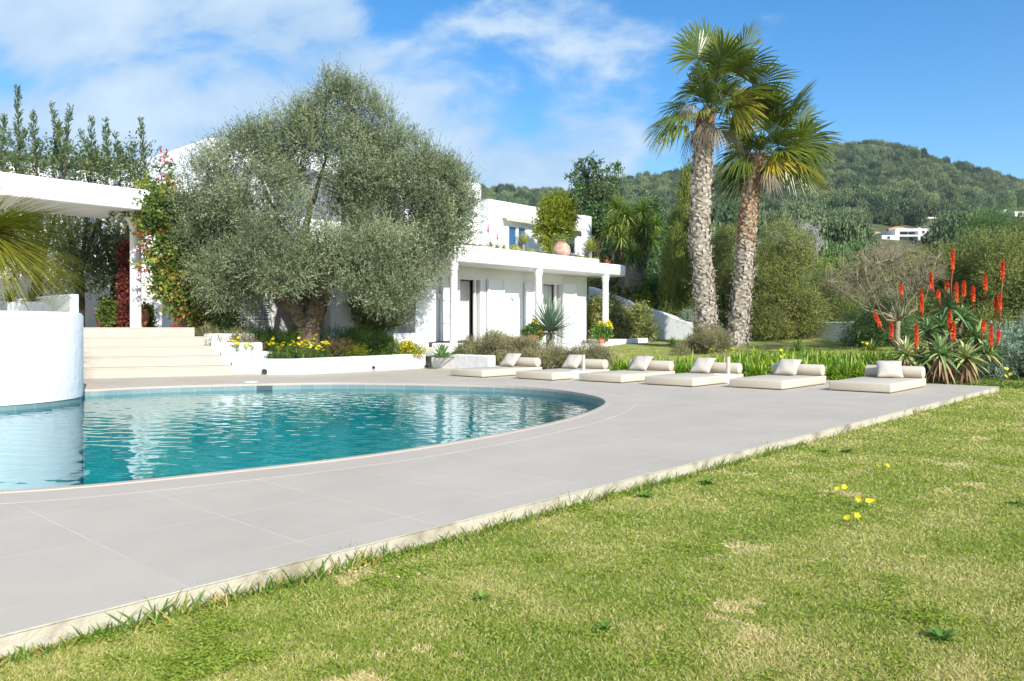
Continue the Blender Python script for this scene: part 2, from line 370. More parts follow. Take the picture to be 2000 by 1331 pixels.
def rosette(rng, c, n, L, W, e0=-.2, e1=1.4, droop=.25, axis=None, K=5, fold=.25, vr=(0, .9), taper='aloe'):
    """leaves standing out from a point; e0..e1 elevations in radians"""
    az = np.arange(n) * 2.39996 + rng.random(n) * .4; el = e0 + (e1 - e0) * (np.arange(n) + rng.random(n)) / n
    d = np.stack([np.cos(az) * np.cos(el), np.sin(az) * np.cos(el), np.sin(el)], 1)
    if axis is not None:
        z = norm(np.asarray(axis, float)); x = norm(np.cross(z, [0.2, 1, .1])); y = np.cross(z, x)
        d = d[:, :1] * x + d[:, 1:2] * y + d[:, 2:] * z
    side = norm(np.cross(d, UP + rng.normal(size=(n, 3)) * .05)); nr = np.cross(side, d)
    u = np.linspace(0, 1, K); LL = L * (.75 + .4 * rng.random(n))
    pts = np.asarray(c) + d[:, None, :] * (u[None, :, None] * LL[:, None, None])
    dr = droop * (.5 + rng.random(n))
    pts[:, :, 2] -= (dr * LL)[:, None] * (u ** 2)[None, :]
    prof = {'aloe': np.array([1, .95, .8, .5, .03]), 'strap': np.array([.6, 1, 1, .8, .05]), 'needle': np.array([.6, 1, .8, .5, .05])}[taper]
    prof = np.interp(u, np.linspace(0, 1, 5), prof)
    v = vr[0] + (vr[1] - vr[0]) * rng.random(n)
    return strips(pts, side, W * prof, v, fold, nr)

def fan(rng, base, d, pet, R, nl=34, half=1.9, droop=.35, v=.4, cup=.15, tipdry=0.0, roll=None):
    """one fan palm leaf: petiole then pleated fan"""
    d = norm(np.asarray(d, float)); base = np.asarray(base, float)
    u = np.linspace(0, 1, 5)
    pp = base + d * (u[:, None] * pet); pp[:, 2] -= .18 * pet * u ** 2
    f = norm(pp[-1] - pp[-2]); side = norm(np.cross(f, UP + rng.normal(size=3) * (.35 if roll is None else roll))); nr = np.cross(side, f)
    q1 = strips(pp[None], side[None], np.array([.05, .04, .03, .03, .03]), v + .15)
    hub = pp[-1]; ph = np.linspace(-half, half, nl); dph = ph[1] - ph[0]
    RR = R * (1 - .25 * (np.abs(ph) / half) ** 2) * (.92 + .16 * rng.random(nl))
    ld = f[None] * np.cos(ph)[:, None] + side[None] * np.sin(ph)[:, None] + nr[None] * cup
    ld = norm(ld); u = np.array([.03, .3, .55, .75, .9, 1.0])
    pts = hub + ld[:, None, :] * (u[None, :, None] * RR[:, None, None])
    pts[:, :, 2] -= (droop * RR * (.6 + .8 * rng.random(nl)))[:, None] * (np.clip(u - .3, 0, 1) ** 1.7)[None] * 1.6
    pts += (rng.normal(size=(nl, 1, 3)) * .03 * R) * (u ** 3)[None, :, None]
    wd = norm(np.cross(ld, nr)); wid = np.minimum(u * R * dph * 1.05, .55 * R * dph)
    wid = wid * np.array([1, 1, 1, .75, .45, .05])
    q, vv = strips(pts, wd, wid, np.clip(v + .2 * (rng.random(nl) - .5), 0, 1), .28, np.broadcast_to(nr, (nl, 3)) * np.where(np.arange(nl) % 2, 1, -1)[:, None])
    if tipdry:
        k = len(u) - 1; per = 2 * nl
        vv = vv.copy()
        for i in range(k): vv[i * per:(i + 1) * per] += tipdry * max(0, u[i + 1] - .5)
    return cat(q1, (q, vv))

# ------------------------------------------------------------------ camera, sun, sky
cam = bpy.data.cameras.new('camera'); co = bpy.data.objects.new('camera', cam); COL.objects.link(co)
cam.sensor_width = 36; cam.lens = F / 2000 * 36; co.location = (0, 0, CAMZ); co.rotation_euler = (math.radians(90), 0, 0)
cam.shift_y = -(665.5 - HY) / 2000; cam.clip_end = 6000; cam.clip_start = .05; S.camera = co
SUN_AZ, SUN_EL = math.radians(27), math.radians(31.5)     # azimuth to the right of straight behind the camera
sd = Vector((math.sin(SUN_AZ) * math.cos(SUN_EL), -math.cos(SUN_AZ) * math.cos(SUN_EL), math.sin(SUN_EL)))
sun = bpy.data.lights.new('sun', 'SUN'); so = bpy.data.objects.new('sun', sun); COL.objects.link(so)
sun.energy = 4.1; sun.angle = math.radians(.53); sun.color = (1, .965, .90)
so.rotation_euler = sd.to_track_quat('Z', 'Y').to_euler(); so.location = (10, -20, 20)

W = bpy.data.worlds.new('World'); S.world = W; W.use_nodes = True
nt = W.node_tree; nt.nodes.clear(); L = nt.links
out = nd(nt, 'ShaderNodeOutputWorld')
sky = nd(nt, 'ShaderNodeTexSky', sky_type='NISHITA'); sky.sun_disc = False
sky.sun_elevation = SUN_EL; sky.sun_rotation = math.atan2(sd.x, sd.y); sky.air_density = 1.0; sky.dust_density = .4; sky.ozone_density = 3.0
hs = nd(nt, 'ShaderNodeHueSaturation'); hs.inputs['Saturation'].default_value = 1.34; L.new(sky.outputs[0], hs.inputs['Color'])
bg = nd(nt, 'ShaderNodeBackground'); bg.inputs[1].default_value = .124; L.new(hs.outputs[0], bg.inputs[0])
tc = nd(nt, 'ShaderNodeTexCoord'); sp = nd(nt, 'ShaderNodeSeparateXYZ'); L.new(tc.outputs['Generated'], sp.inputs[0])
yy = mathn(nt, 'MAXIMUM', mathn(nt, 'ABSOLUTE', sp.outputs[1]), .15)
k = mathn(nt, 'DIVIDE', sp.outputs[0], yy); e = mathn(nt, 'DIVIDE', sp.outputs[2], yy)
cb = nd(nt, 'ShaderNodeCombineXYZ'); L.new(mathn(nt, 'MULTIPLY', k, 1.0), cb.inputs[0]); L.new(mathn(nt, 'MULTIPLY', e, 1.7), cb.inputs[1]); cb.inputs[2].default_value = 3.7
n1 = noise(nt, cb.outputs[0], 5.2, 10, .56); n2 = noise(nt, cb.outputs[0], 2.0, 3, .5)
n1.inputs['Distortion'].default_value = .25
g1 = mathn(nt, 'MULTIPLY', mathn(nt, 'SUBTRACT', mathn(nt, 'SUBTRACT', .365, mathn(nt, 'MULTIPLY', k, .25)), e), 7.0)
g1 = mathn(nt, 'ADD', g1, mathn(nt, 'MULTIPLY', mathn(nt, 'MAXIMUM', mathn(nt, 'SUBTRACT', -.16, k), 0), 14.0))
g2 = mathn(nt, 'MULTIPLY', mathn(nt, 'SUBTRACT', .235, k), 6.0)
g = mathn(nt, 'MINIMUM', mathn(nt, 'MAXIMUM', mathn(nt, 'MINIMUM', g1, g2), -1.3), 1.0)
dens = mathn(nt, 'ADD', mathn(nt, 'ADD', mathn(nt, 'MULTIPLY', n1.outputs['Fac'], 1.0), mathn(nt, 'MULTIPLY', n2.outputs['Fac'], .35)), mathn(nt, 'MULTIPLY', g, .26))
mr = nd(nt, 'ShaderNodeMapRange'); mr.interpolation_type = 'SMOOTHSTEP'; L.new(dens, mr.inputs[0])
mr.inputs[1].default_value = .64; mr.inputs[2].default_value = .88; mr.inputs[3].default_value = 0; mr.inputs[4].default_value = .88
cbg = nd(nt, 'ShaderNodeBackground'); cr_ = ramp(nt, [(.38, (.27, .40, .56)), (.64, (.46, .55, .64))]); L.new(n1.outputs['Fac'], cr_.inputs[0]); L.new(cr_.outputs[0], cbg.inputs[0]); cbg.inputs[1].default_value = 1.0
mx = nd(nt, 'ShaderNodeMixShader'); L.new(mr.outputs[0], mx.inputs[0]); L.new(bg.outputs[0], mx.inputs[1]); L.new(cbg.outputs[0], mx.inputs[2])
L.new(mx.outputs[0], out.inputs[0])
S.view_settings.view_transform = 'Standard'; S.view_settings.look = 'None'; S.view_settings.exposure = 0.68; S.view_settings.gamma = 1
S.cycles.max_bounces = 7; S.cycles.diffuse_bounces = 4; S.cycles.glossy_bounces = 3; S.cycles.transparent_max_bounces = 10
S.cycles.transmission_bounces = 4; S.cycles.caustics_reflective = False; S.cycles.caustics_refractive = False
S.cycles.use_denoising = True
try: S.cycles.denoiser = 'OPENIMAGEDENOISE'; S.cycles.denoising_prefilter = 'ACCURATE'
except Exception: pass

# ------------------------------------------------------------------ terrain
T_EDGE = .046 * CA - 4.444 * SA               # the deck edge along the lawn: n coordinate
SKY_PX = [-3000, -600, 0, 160, 400, 700, 950, 1100, 1180, 1260, 1340, 1450, 1550, 1620, 1700, 1770, 1850, 1930, 2000, 2300, 2900, 5000]
SKY_Y = [360, 330, 318, 330, 340, 350, 384, 390, 372, 358, 352, 338, 312, 298, 293, 306, 331, 352, 369, 420, 460, 480]
def er(k): return (HY - np.interp(k * F + CX, SKY_PX, SKY_Y)) / F
def hillz(k, Y):
    u = np.clip((Y - 60) / 360.0, 0, 1.6); e = .035 + (er(k) - .035) * np.where(u <= 1, u, 1) ** .75
    z = 1 + e * Y
    return np.where(Y > 420, 1 + er(k) * 420 * (1 - .5 * ss(Y, 420, 900)) , z)
def ground(x, y):
    x, y = np.asarray(x, float), np.asarray(y, float)
    w = (x - 6.95) * .5 + (y - 14.45) * .866
    z = -.09 + .58 * ss(w, .2, 9.5) + .08 * np.maximum(0, w - 9.5)
    h = hillz(x / np.maximum(y, 1), np.maximum(y, 60)); m = ss(y, 42, 60)
    return z * (1 - m) + h * m
def on_t(x, y): return x * CA - y * SA

TIP = np.array([8.25, 13.35])
BACK = [TIP, np.array([6.95, 14.45]), np.array([.45, 18.2])]
# ground sheet with the deck's own footprint left out
def build_ground():
    xs = np.concatenate([np.arange(-60, -16, 2.0), np.arange(-16, 20, .4), np.arange(20, 62, 2.0)]); ys = np.concatenate([np.arange(-14, 30, .4), np.arange(30, 62.1, 1.5)])
    X, Y = np.meshgrid(xs, ys); Z = ground(X, Y) - .002
    v = np.stack([X, Y, Z], -1).reshape(-1, 3); nx, ny = len(xs), len(ys); f = []
    for j in range(ny - 1):
        for i in range(nx - 1):
            x, y = (xs[i] + xs[i + 1]) / 2, (ys[j] + ys[j + 1]) / 2
            inside = on_t(x, y) < T_EDGE - .5 and ((x - 6.95) * .5 + (y - 14.45) * .866) < -.45 and x > -13
            if not inside: f.append((j * nx + i, j * nx + i + 1, (j + 1) * nx + i + 1, (j + 1) * nx + i))
    me = bpy.data.meshes.new('lawn'); me.from_pydata([tuple(q) for q in v], [], f)
    o = link('lawn', me, 'lawn', smooth=True); tag(o, 'sunlit lawn of mixed green and straw coloured turf', None, None, 'structure')
build_ground()
def build_hill():
    ks = np.linspace(-1.9, 1.9, 190); Ys = np.concatenate([np.linspace(59, 420, 70), np.linspace(440, 1500, 12)])
    K, Y = np.meshgrid(ks, Ys); Z = hillz(K, Y) - np.where(Y < 60.5, .6, 0)
    v = np.stack([K * Y, Y, Z], -1).reshape(-1, 3); n = len(ks)
    f = [(j * n + i, j * n + i + 1, (j + 1) * n + i + 1, (j + 1) * n + i) for j in range(len(Ys) - 1) for i in range(n - 1)]
    me = bpy.data.meshes.new('hill'); me.from_pydata([tuple(q) for q in v], [], f)
    tag(link('hill', me, 'hill', smooth=True), 'wooded hillside rising behind the villa', None, None, 'structure')
build_hill()
def hill_at(px, py):
    k = (px - CX) / F; lo, hi = 62.0, 418.0
    for _ in range(40):
        m = (lo + hi) / 2; y = HY - F * (float(hillz(k, m)) - 1) / m
        if y > py: lo = m
        else: hi = m
    return np.array([k * lo, lo, float(hillz(k, lo))])

# ------------------------------------------------------------------ pool and deck
POOL = [(-6.85, 12.62), (-6.41, 13.07), (-5.44, 13.63), (-4.32, 14.0), (-3.68, 14.18), (-2.77, 14.22), (-1.26, 13.87), (-.09, 13.45), (.71, 12.62), (1.13, 11.7),
        (1.26, 11.1), (1.25, 10.5), (1.09, 9.85), (.82, 9.1), (.47, 8.37), (-.05, 7.51), (-.59, 6.78), (-1.07, 6.23), (-1.52, 5.83), (-2.13, 5.37), (-2.59, 5.05),
        (-3.14, 4.80), (-4.2, 4.62), (-5.5, 4.7), (-7.0, 5.15), (-8.5, 6.3), (-9.6, 8.1), (-9.9, 10.0), (-9.4, 11.6), (-8.3, 12.5)]
def smooth_loop(p, k=6):
    p = np.array(p); n = len(p); o = []
    for i in range(n):
        a, b, c, d = p[i - 1], p[i], p[(i + 1) % n], p[(i + 2) % n]
        for u in np.arange(k) / k: o.append(.5 * ((2 * b) + (c - a) * u + (2 * a - 5 * b + 4 * c - d) * u ** 2 + (3 * b - a - 3 * c + d) * u ** 3))
    return np.array(o)
PL = smooth_loop(POOL)
def smooth_pts(p, it=6):
    for _ in range(it): p = .25 * np.roll(p, 1, 0) + .5 * p + .25 * np.roll(p, -1, 0)
    return p
PL = smooth_pts(PL)
def offset(p, d):
    t = norm(np.roll(p, -1, 0) - np.roll(p, 1, 0)); nn = np.stack([-t[:, 1], t[:, 0]], 1); return p + nn * d
area = np.sum(PL[:, 0] * np.roll(PL[:, 1], -1) - np.roll(PL[:, 0], -1) * PL[:, 1]); sg = -1 if area > 0 else 1
def ring(A, za, B, zb, mb):
    n = len(A); vs = [(*p, za) for p in A] + [(*p, zb) for p in B]
    fs = [(i, (i + 1) % n, n + (i + 1) % n, n + i) for i in range(n)]
    if sg > 0: fs = [f[::-1] for f in fs]
    return mb.add(vs, fs)
O1 = offset(PL, .065 * sg); O2 = smooth_pts(offset(PL, .40 * sg), 10); O3 = smooth_pts(offset(PL, .415 * sg), 10)
mb = MB(); ring(PL, -.03, PL, .006, mb); ring(PL, .006, O1, .006, mb); ring(O1, .006, O1, -.001, mb); ring(O1, -.001, O2, -.001, mb); ring(O2, -.001, O2, -.01, mb)
o = mb.build('pool_coping', 'coping'); tag(o, 'pale stone coping round the curved pool edge', None, None, 'structure')
o = ring(O2, -.006, O3, -.0005, MB()).build('coping_joint', 'joint'); tag(o, 'light grout joint round the pool coping', None, None, 'structure')
I1 = offset(PL, -.02 * sg); I2 = offset(PL, -.9 * sg)
mb = MB(); ring(I1, -.17, I1, -.028, mb); ring(I1, -.03, PL, -.03, mb)
n = len(I1)
o = mb.build('pool_wall', 'pooltile'); tag(o, 'grey green mosaic wall of the pool', None, None, 'structure')
o = ring(I1, -1.5, I1, -.171, MB()).build('pool_basin', 'poolfloor'); tag(o, 'teal mosaic sides of the pool below the water', None, None, 'structure')
def fill(name, loop, z, mat, hole=None, label=None):
    bm = bmesh.new()
    def lp(pts): 
        vs = [bm.verts.new((float(p[0]), float(p[1]), z)) for p in pts]; return [bm.edges.new((vs[i], vs[(i + 1) % len(vs)])) for i in range(len(vs))]
    ed = lp(loop)
    if hole is not None: ed += lp(hole)
    bmesh.ops.triangle_fill(bm, use_beauty=True, use_dissolve=False, edges=ed)
    bm.normal_update()
    for f in bm.faces:
        if f.normal.z < 0: f.normal_flip()
    me = bpy.data.meshes.new(name); bm.to_mesh(me); bm.free(); o = link(name, me, mat); tag(o, label, None, None, 'structure'); return o
fill('pool_floor', I1, -1.5, 'poolfloor', label='teal pool floor under the water')
def build_water():
    rng = np.random.default_rng(8); st = .024; poly = offset(PL, .10 * sg)
    xs = np.arange(-10.1, 1.5, st); ys = np.arange(4.4, 14.5, st); X, Y = np.meshgrid(xs, ys); Z = np.zeros_like(X)
    for i in range(56):
        lam = .06 * (6.5 ** rng.random()); a = rng.normal() * .55 + 1.35; kx, ky = math.cos(a) * 6.283 / lam, math.sin(a) * 6.283 / lam
        env = .55 + .45 * np.sin(X * rng.uniform(.3, .9) + Y * rng.uniform(.3, .9) + rng.random() * 6)
        Z += env * lam * .0013 * (1.25 if lam < .3 else 1.0) * np.sin(kx * X + ky * Y + rng.random() * 6.283 + .5 * np.sin(X * .8 + Y * 1.1 + i))
    ins = np.zeros(X.shape, bool); n = len(poly)
    for i in range(n):
        (x0, y0), (x1, y1) = poly[i], poly[(i + 1) % n]
        if abs(y1 - y0) < 1e-9: continue
        c = ((y0 > Y) != (y1 > Y)) & (X < (x1 - x0) * (Y - y0) / (y1 - y0) + x0); ins ^= c
    ny, nx = X.shape; keep = ins[:-1, :-1] & ins[1:, 1:] & ins[1:, :-1] & ins[:-1, 1:]
    jj, ii = np.nonzero(keep); a = jj * nx + ii; f = np.stack([a, a + 1, a + nx + 1, a + nx], 1)
    used, inv = np.unique(f, return_inverse=True); v = np.stack([X, Y, Z - .105], -1).reshape(-1, 3)[used]; f = inv.reshape(-1, 4)
    me = bpy.data.meshes.new('water'); m = len(f)
    me.vertices.add(len(v)); me.vertices.foreach_set('co', v.astype(np.float32).reshape(-1))
    me.loops.add(4 * m); me.loops.foreach_set('vertex_index', f.astype(np.int32).reshape(-1))
    me.polygons.add(m); me.polygons.foreach_set('loop_start', np.arange(0, 4 * m, 4, dtype=np.int32)); me.update(calc_edges=True)
    tag(link('water', me, 'water', smooth=True), 'rippled turquoise pool water', None, None, 'structure')
build_water()
e0 = np.array([AX[0], AX[1]]); E = np.array([.046, 4.444])
S0 = E - e0 * 11.5
DECK = [S0, TIP, BACK[1], BACK[2], np.array([-.4, 19.6]), np.array([-6, 20.5]), np.array([-14.5, 17.0]), np.array([-14.5, -1.0])]
fill('pool_deck', DECK, 0.0, 'deck', hole=O3, label='pale grey tiled pool deck')
mb = MB(); q = [S0, TIP, BACK[1], BACK[2]]
for i in range(3):
    a, b = q[i], q[i + 1]; m = 60
    for j in range(m):
        p, r = a + (b - a) * j / m, a + (b - a) * (j + 1) / m
        mb.add([(*p, -.004), (*r, -.004), (*r, -.22), (*p, -.22)], [(0, 3, 2, 1)])
        nn = np.array([b[1] - a[1], -(b[0] - a[0])]); nn = nn / np.linalg.norm(nn) * .006
        mb.add([(*p, 0), (*r, 0), (*(r + nn), -.004), (*(p + nn), -.004)], [(0, 3, 2, 1)])
o = mb.build('deck_kerb', 'deck_edge'); tag(o, 'stained rendered edge of the deck above the lawn', None, None, 'structure')
# skimmer by the far pool edge
t = thing('pool_skimmer', 'small white skimmer lid set in the deck beside the far pool edge', 'skimmer', G(490, 747.0))
mb = MB().lathe(G(490, 746.6) + UP * .001, [(.02, 0), (.13, 0), (.13, .006), (.12, .008), (.0, .008)], 24); mb.build('lid', 'joinery', t)
c0 = G(497, 750.6); mb = MB(); mb.box(c0 + np.array([-.30, -.035, -.115]), np.array([.60, 0.06, 0]), np.array([0, .03, 0]), UP * .085); mb.build('mouth_shade', 'skimmer', t)  # dark slab put in for the patch of shade under the far edge

# ------------------------------------------------------------------ lawn blades
def grass_field():
    rng = np.random.default_rng(5)
    n = 1500000
    Yd = 2.0 / (1 - rng.random(n) * (1 - 2.0 / 24)) ** 1.0
    Yd = 2.0 * (24 / 2.0) ** (rng.random(n) ** 1.25)
    K = rng.uniform(-.74, 1.05, n); X = K * Yd
    t = on_t(X, Yd); w = (X - 6.95) * .5 + (Yd - 14.45) * .866
    ok = ((t > T_EDGE + .012) & (w < 1.5)) | ((w > .05) & (w < 7.5) & (X > 1.2))
    tt = TIP; ok &= ~((t <= T_EDGE + .012) & (w < .05))
    X, Yd = X[ok], Yd[ok]; n = len(X); z = ground(X, Yd)
    def nz(fx, fy, ph): return np.sin(X * fx + ph + 1.7 * np.sin(Yd * fy * .7 + ph)) * np.sin(Yd * fy + 2.1 * ph + 1.3 * np.sin(X * fx * .6))
    bare = (nz(4.1, 3.7, 2.7) + .5 * nz(9.7, 10.3, 1.1) + .3 * nz(23, 21, .3)) > .98; kp = ~bare | (rng.random(n) < .85)
    X, Yd, z, bare = X[kp], Yd[kp], z[kp], bare[kp]; n = len(X)
    patch = .5 + .22 * nz(2.1, 2.6, .4) + .17 * nz(5.3, 4.9, 1.9) + .14 * nz(11, 12, 3.1)
    clover = (.55 * nz(3.3, 3.9, 5.2) + .5 * nz(9.1, 8.3, .9) + .4 * nz(17, 15, 2.2) + .35 * rng.normal(size=n)) > .80
    sc = np.clip(Yd / 4.5, .75, 3.2)
    h = (.012 + .018 * rng.random(n)) * (.7 + .3 * sc); wd = (.0026 + .0022 * rng.random(n)) * sc
    az = rng.random(n) * 6.283; lean = .15 + .95 * rng.random(n)
    d = np.stack([np.cos(az) * np.sin(lean), np.sin(az) * np.sin(lean), np.cos(lean)], 1)
    base = np.stack([X, Yd, z - .004], 1); side = norm(np.cross(d, rnd_dir(rng, n)))
    v = np.clip(.18 + .62 * patch + .62 * (rng.random(n) - .5), 0, 1)
    dry = rng.random(n) < (.14 + .40 * np.clip(patch - .35, 0, 1)); v[dry] = .72 + .28 * rng.random(dry.sum())
    v = np.where(clover, .16 + .36 * rng.random(n), v)
    v = np.where(bare, .78 + .22 * rng.random(n), v)
    # clover: small flat leaflets a little above the ground
    d = np.where(clover[:, None], norm(d * np.array([1, 1, .25])), d); h = np.where(clover, h * .6, h); wd = np.where(clover, wd * 2.6, wd)
    base[:, 2] += np.where(clover, .012 + .012 * rng.random(n), 0)
    mid = base + d * (h * .55)[:, None]; tip = base + d * h[:, None] + np.stack([np.cos(az), np.sin(az), -.3 * np.ones(n)], 1) * (h * .25)[:, None]
    q = np.stack([base - side * wd[:, None] * .3, mid + side * wd[:, None] * .5, tip, mid - side * wd[:, None] * .5], 1)
    o = leaves('grass', (q, v), 'grass'); tag(o, 'short turf grass and clover of the lawn', None, None, 'stuff')
    # long blades along the deck edge
    m = 5200; s = rng.uniform(-7.6, 13.0, m); s = np.where(rng.random(m) < .62, -1.5 + 7.0 * rng.random(m) ** 1.4, s)
    s0 = .046 * SA + 4.444 * CA; c = np.array([AN(a, T_EDGE + .012 + .07 * rng.random() ** 1.5, 0) for a in s + s0 - 1.6])
    c[:, 2] = ground(c[:, 0], c[:, 1]) - .005
    tall = .035 + .085 * rng.random(m) ** 3 * (.5 + .5 * np.sin(s * 5.1) * np.sin(s * 2.3) + .3)
    az = rng.random(m) * 6.283; le = .1 + .6 * rng.random(m); d = np.stack([np.cos(az) * np.sin(le), np.sin(az) * np.sin(le), np.cos(le)], 1)
    u = np.array([0, .4, .75, 1.0]); pts = c[:, None, :] + d[:, None, :] * (u[None, :, None] * tall[:, None, None]); pts[:, :, :2] += (np.stack([np.cos(az), np.sin(az)], 1) * tall[:, None] * .35)[:, None, :] * (u ** 2)[None, :, None]
    wv = .0045 + .0035 * rng.random(m)
    o = leaves('edge_grass', strips(pts, norm(np.cross(d, rnd_dir(rng, m))), wv[:, None] * np.array([.7, 1, .7, .06]), rng.random(m) ** 1.3), 'grass_edge'); tag(o, 'longer grass blades growing against the deck edge', None, None, 'stuff')
grass_field()
def lawn_weeds():
    rng = np.random.default_rng(77)
    for px, py, r in ((1260, 972, .075), (1382, 946, .08), (1655, 885, .09), (1610, 884, .07), (1985, 985, .06), (940, 1170, .05), (1840, 1250, .07), (1180, 1230, .05)):
        c = G(px, py, -.085); tag(leaves('lawn_weed', rosette(rng, c, 22, r, r * .28, .05, .9, .25, K=5, fold=.12, taper='strap', vr=(.3, .9)), 'green', loc=c), 'dark green leafy weed growing flat in the lawn', 'weed', 'leafy weeds in the lawn')
lawn_weeds()

# ------------------------------------------------------------------ yellow flowers (oxalis) in the lawn and the bed
def flower_geo(rng, c, n, hgt, sc=1.0):
    q, v, st = [], [], MB()
    for i in range(n):
        b = c + np.array([rng.normal() * .018 * sc, rng.normal() * .018 * sc, 0]); tp = b + np.array([rng.normal() * .02 * sc, rng.normal() * .02 * sc, hgt * (.8 + .35 * rng.random())])
        st.tube([b, (b + tp) / 2 + rng.normal(size=3) * .006, tp], .0016 * sc, 4)
        ax = norm(np.array([rng.normal() * .5, -.5 + rng.normal() * .4, .8])); x = norm(np.cross(ax, [0, 1, .2])); y = np.cross(ax, x)
        for j in range(5):
            a = j * 1.2566 + .3 * rng.random(); d = x * math.cos(a) + y * math.sin(a); s2 = -x * math.sin(a) + y * math.cos(a); r = .019 * sc
            q.append([tp, tp + d * r * .7 + s2 * r * .5 + ax * r * .35, tp + d * r * 1.1 + ax * r * .3, tp + d * r * .7 - s2 * r * .5 + ax * r * .35]); v.append(rng.random())
    return (np.array(q), np.array(v)), st
def lawn_flower(px, py, n, hgt, label):
    rng = np.random.default_rng(int(px)); z = -.09
    c = G(px, py + F * hgt / (F * 1.09 / (py - HY)), z); t = thing('lawn_flower', label, 'flower', c, 'yellow flowers standing in the lawn')
    for i in range(n):
        q, st = flower_geo(rng, c + np.array([rng.normal() * .03, rng.normal() * .03, 0]) * (n > 1), 1, hgt); leaves('bloom', q, 'yellow', t); st.build('stem', 'green', t)
lawn_flower(983, 1005, 1, .075, 'single yellow flower growing close against the stained part of the deck edge')
lawn_flower(1321, 915, 1, .07, 'small orange yellow flower at the deck edge, beside the darkest green weeds')
lawn_flower(1649, 953, 4, .06, 'upright cluster of yellow flowers in open lawn, stacked one above another')
lawn_flower(1690, 979, 4, .05, 'widest group of yellow flowers in the open lawn, three blooms side by side')
lawn_flower(1663, 1010, 3, .05, 'yellow flower in open lawn nearest to the camera')
lawn_flower(1731, 914, 3, .05, 'yellow flower pair in open lawn farthest from the deck edge')

# ------------------------------------------------------------------ sun mattresses, bolsters, cushions, parasol bases
FL = [(880, 734.6, .92), (1007, 740, .93), (1131, 744.6, .95), (1259, 751.5, .95), (1423.5, 757, .92), (1619, 763, .93)]
WORDS = ['farthest away, beside the planter wall', 'second from the planter wall', 'third from the planter wall', 'third from the red aloe', 'second from the red aloe', 'nearest the red aloe']
def pillow(c, w, h, th, tilt, yaw, name, label):
    mb = MB(); n = 14; vs = []
    for sgn in (1, -1):
        for j in range(n + 1):
            for i in range(n + 1):
                u, v = 2 * i / n - 1, 2 * j / n - 1
                pin = 1 - .10 * (1 - (abs(u) ** 2)) * abs(v) ** 3; pin2 = 1 - .10 * (1 - abs(v) ** 2) * abs(u) ** 3
                b = max(0, (1 - abs(u) ** 2.4) * (1 - abs(v) ** 2.4)) ** .55
                wr = .006 * math.sin(5 * u + 3 * v) * b
                vs.append(np.array([u * w / 2 * pin2, sgn * (th / 2 * b) + wr, v * h / 2 * pin + h / 2]))
    R = Matrix.Rotation(yaw, 3, 'Z') @ Matrix.Rotation(-tilt, 3, 'X')
    vs = [np.array(R @ Vector(q)) + c for q in vs]; m = (n + 1) ** 2; f = []
    for j in range(n):
        for i in range(n):
            a = j * (n + 1) + i; f.append((a, a + 1, a + n + 2, a + n + 1)); f.append((m + a, m + a + n + 1, m + a + n + 2, m + a + 1))
    mb.add(vs, f); o = mb.build(name, 'cushion', loc=c, smooth=True)
    bm = bmesh.new(); bm.from_mesh(o.data); bmesh.ops.remove_doubles(bm, verts=bm.verts, dist=.0008); bm.to_mesh(o.data); bm.free()
    return tag(o, label, 'cushion', 'cushions on the sun mattresses')
PX_PIL = [996, 1118, 1252, 1373, 1540, 1747]
LM, BH, BL = 1.85, .15, .102
for i, (px, py, wd) in enumerate(FL):
    c = G(px, py); mb = MB().box(c + UP * .012, NX * wd, AX * LM, UP * (BH - .012))
    t = thing('sun_mattress', 'cream sun mattress lying on the deck, ' + WORDS[i], 'sun mattress', c, 'sun mattresses in a row on the deck')
    mb.build('cover', 'fabric', t, bevel=.02, seg=3, smooth='auto')
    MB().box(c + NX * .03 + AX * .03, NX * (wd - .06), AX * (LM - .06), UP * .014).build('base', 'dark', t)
    pip = MB(); zc = BH - .004
    for zz in (BH - .006, .018):
        loop = [c + NX * x + AX * y + UP * zz for x, y in ((.012, .012), (wd - .012, .012), (wd - .012, LM - .012), (.012, LM - .012), (.012, .012))]
        for a_, b_ in zip(loop, loop[1:]): pip.tube([a_, b_], .005, 5)
    pip.build('piping', 'fabric', t)
    bc = c + AX * (LM - BL - .03) + UP * (BH + BL - .004) - NX * .01; bw = wd + .02
    prof = []
    for u in np.linspace(0, 1, 7): prof.append((bw * 0 + u * .03, BL * math.sqrt(max(0, 1 - (1 - u) ** 2)) if u > 0 else .001))
    xs = [x for x, _ in prof] + [bw - x for x, _ in prof[::-1]]; rs = [r for _, r in prof] + [r for _, r in prof[::-1]]
    mb = MB().tube([bc + NX * x for x in xs], rs, 22); o = mb.build('bolster', 'fabric', loc=bc, smooth='auto')
    tag(o, 'cream round bolster on the mattress ' + WORDS[i], 'bolster', 'bolsters on the sun mattresses')
    tpos = LM - 2 * BL - .30
    k = (PX_PIL[i] - 8 - CX) / F; b0 = c + AX * tpos; x = (k * b0[1] - b0[0]) / (NX[0] - k * NX[1])
    x = min(max(x, .25), wd - .22)
    yaw = -(math.pi / 2 - (math.pi / 2 - TH)) if i < 5 else -TH + .42
    pillow(c + NX * x + AX * tpos + UP * (BH + .012), .42, .40, .15, math.radians(47), -TH * .98 if i < 5 else -TH + .40, 'cushion', 'square linen cushion on the mattress ' + WORDS[i])
def parasol_base(px, py, w, label):
    c = G(px, py); t = thing('parasol_base', label, 'parasol base', c, 'parasol bases between the sun mattresses')
    MB().box(c, NX * w, AX * w, UP * .165).build('block', 'stucco_old', t, bevel=.02, seg=2)
    p = c + NX * w * .72 + AX * w * .5
    MB().lathe(p, [(.034, .16), (.034, .47), (.028, .475), (.028, .43), (.001, .43)], 20).build('socket', 'fabric', t, smooth='auto')
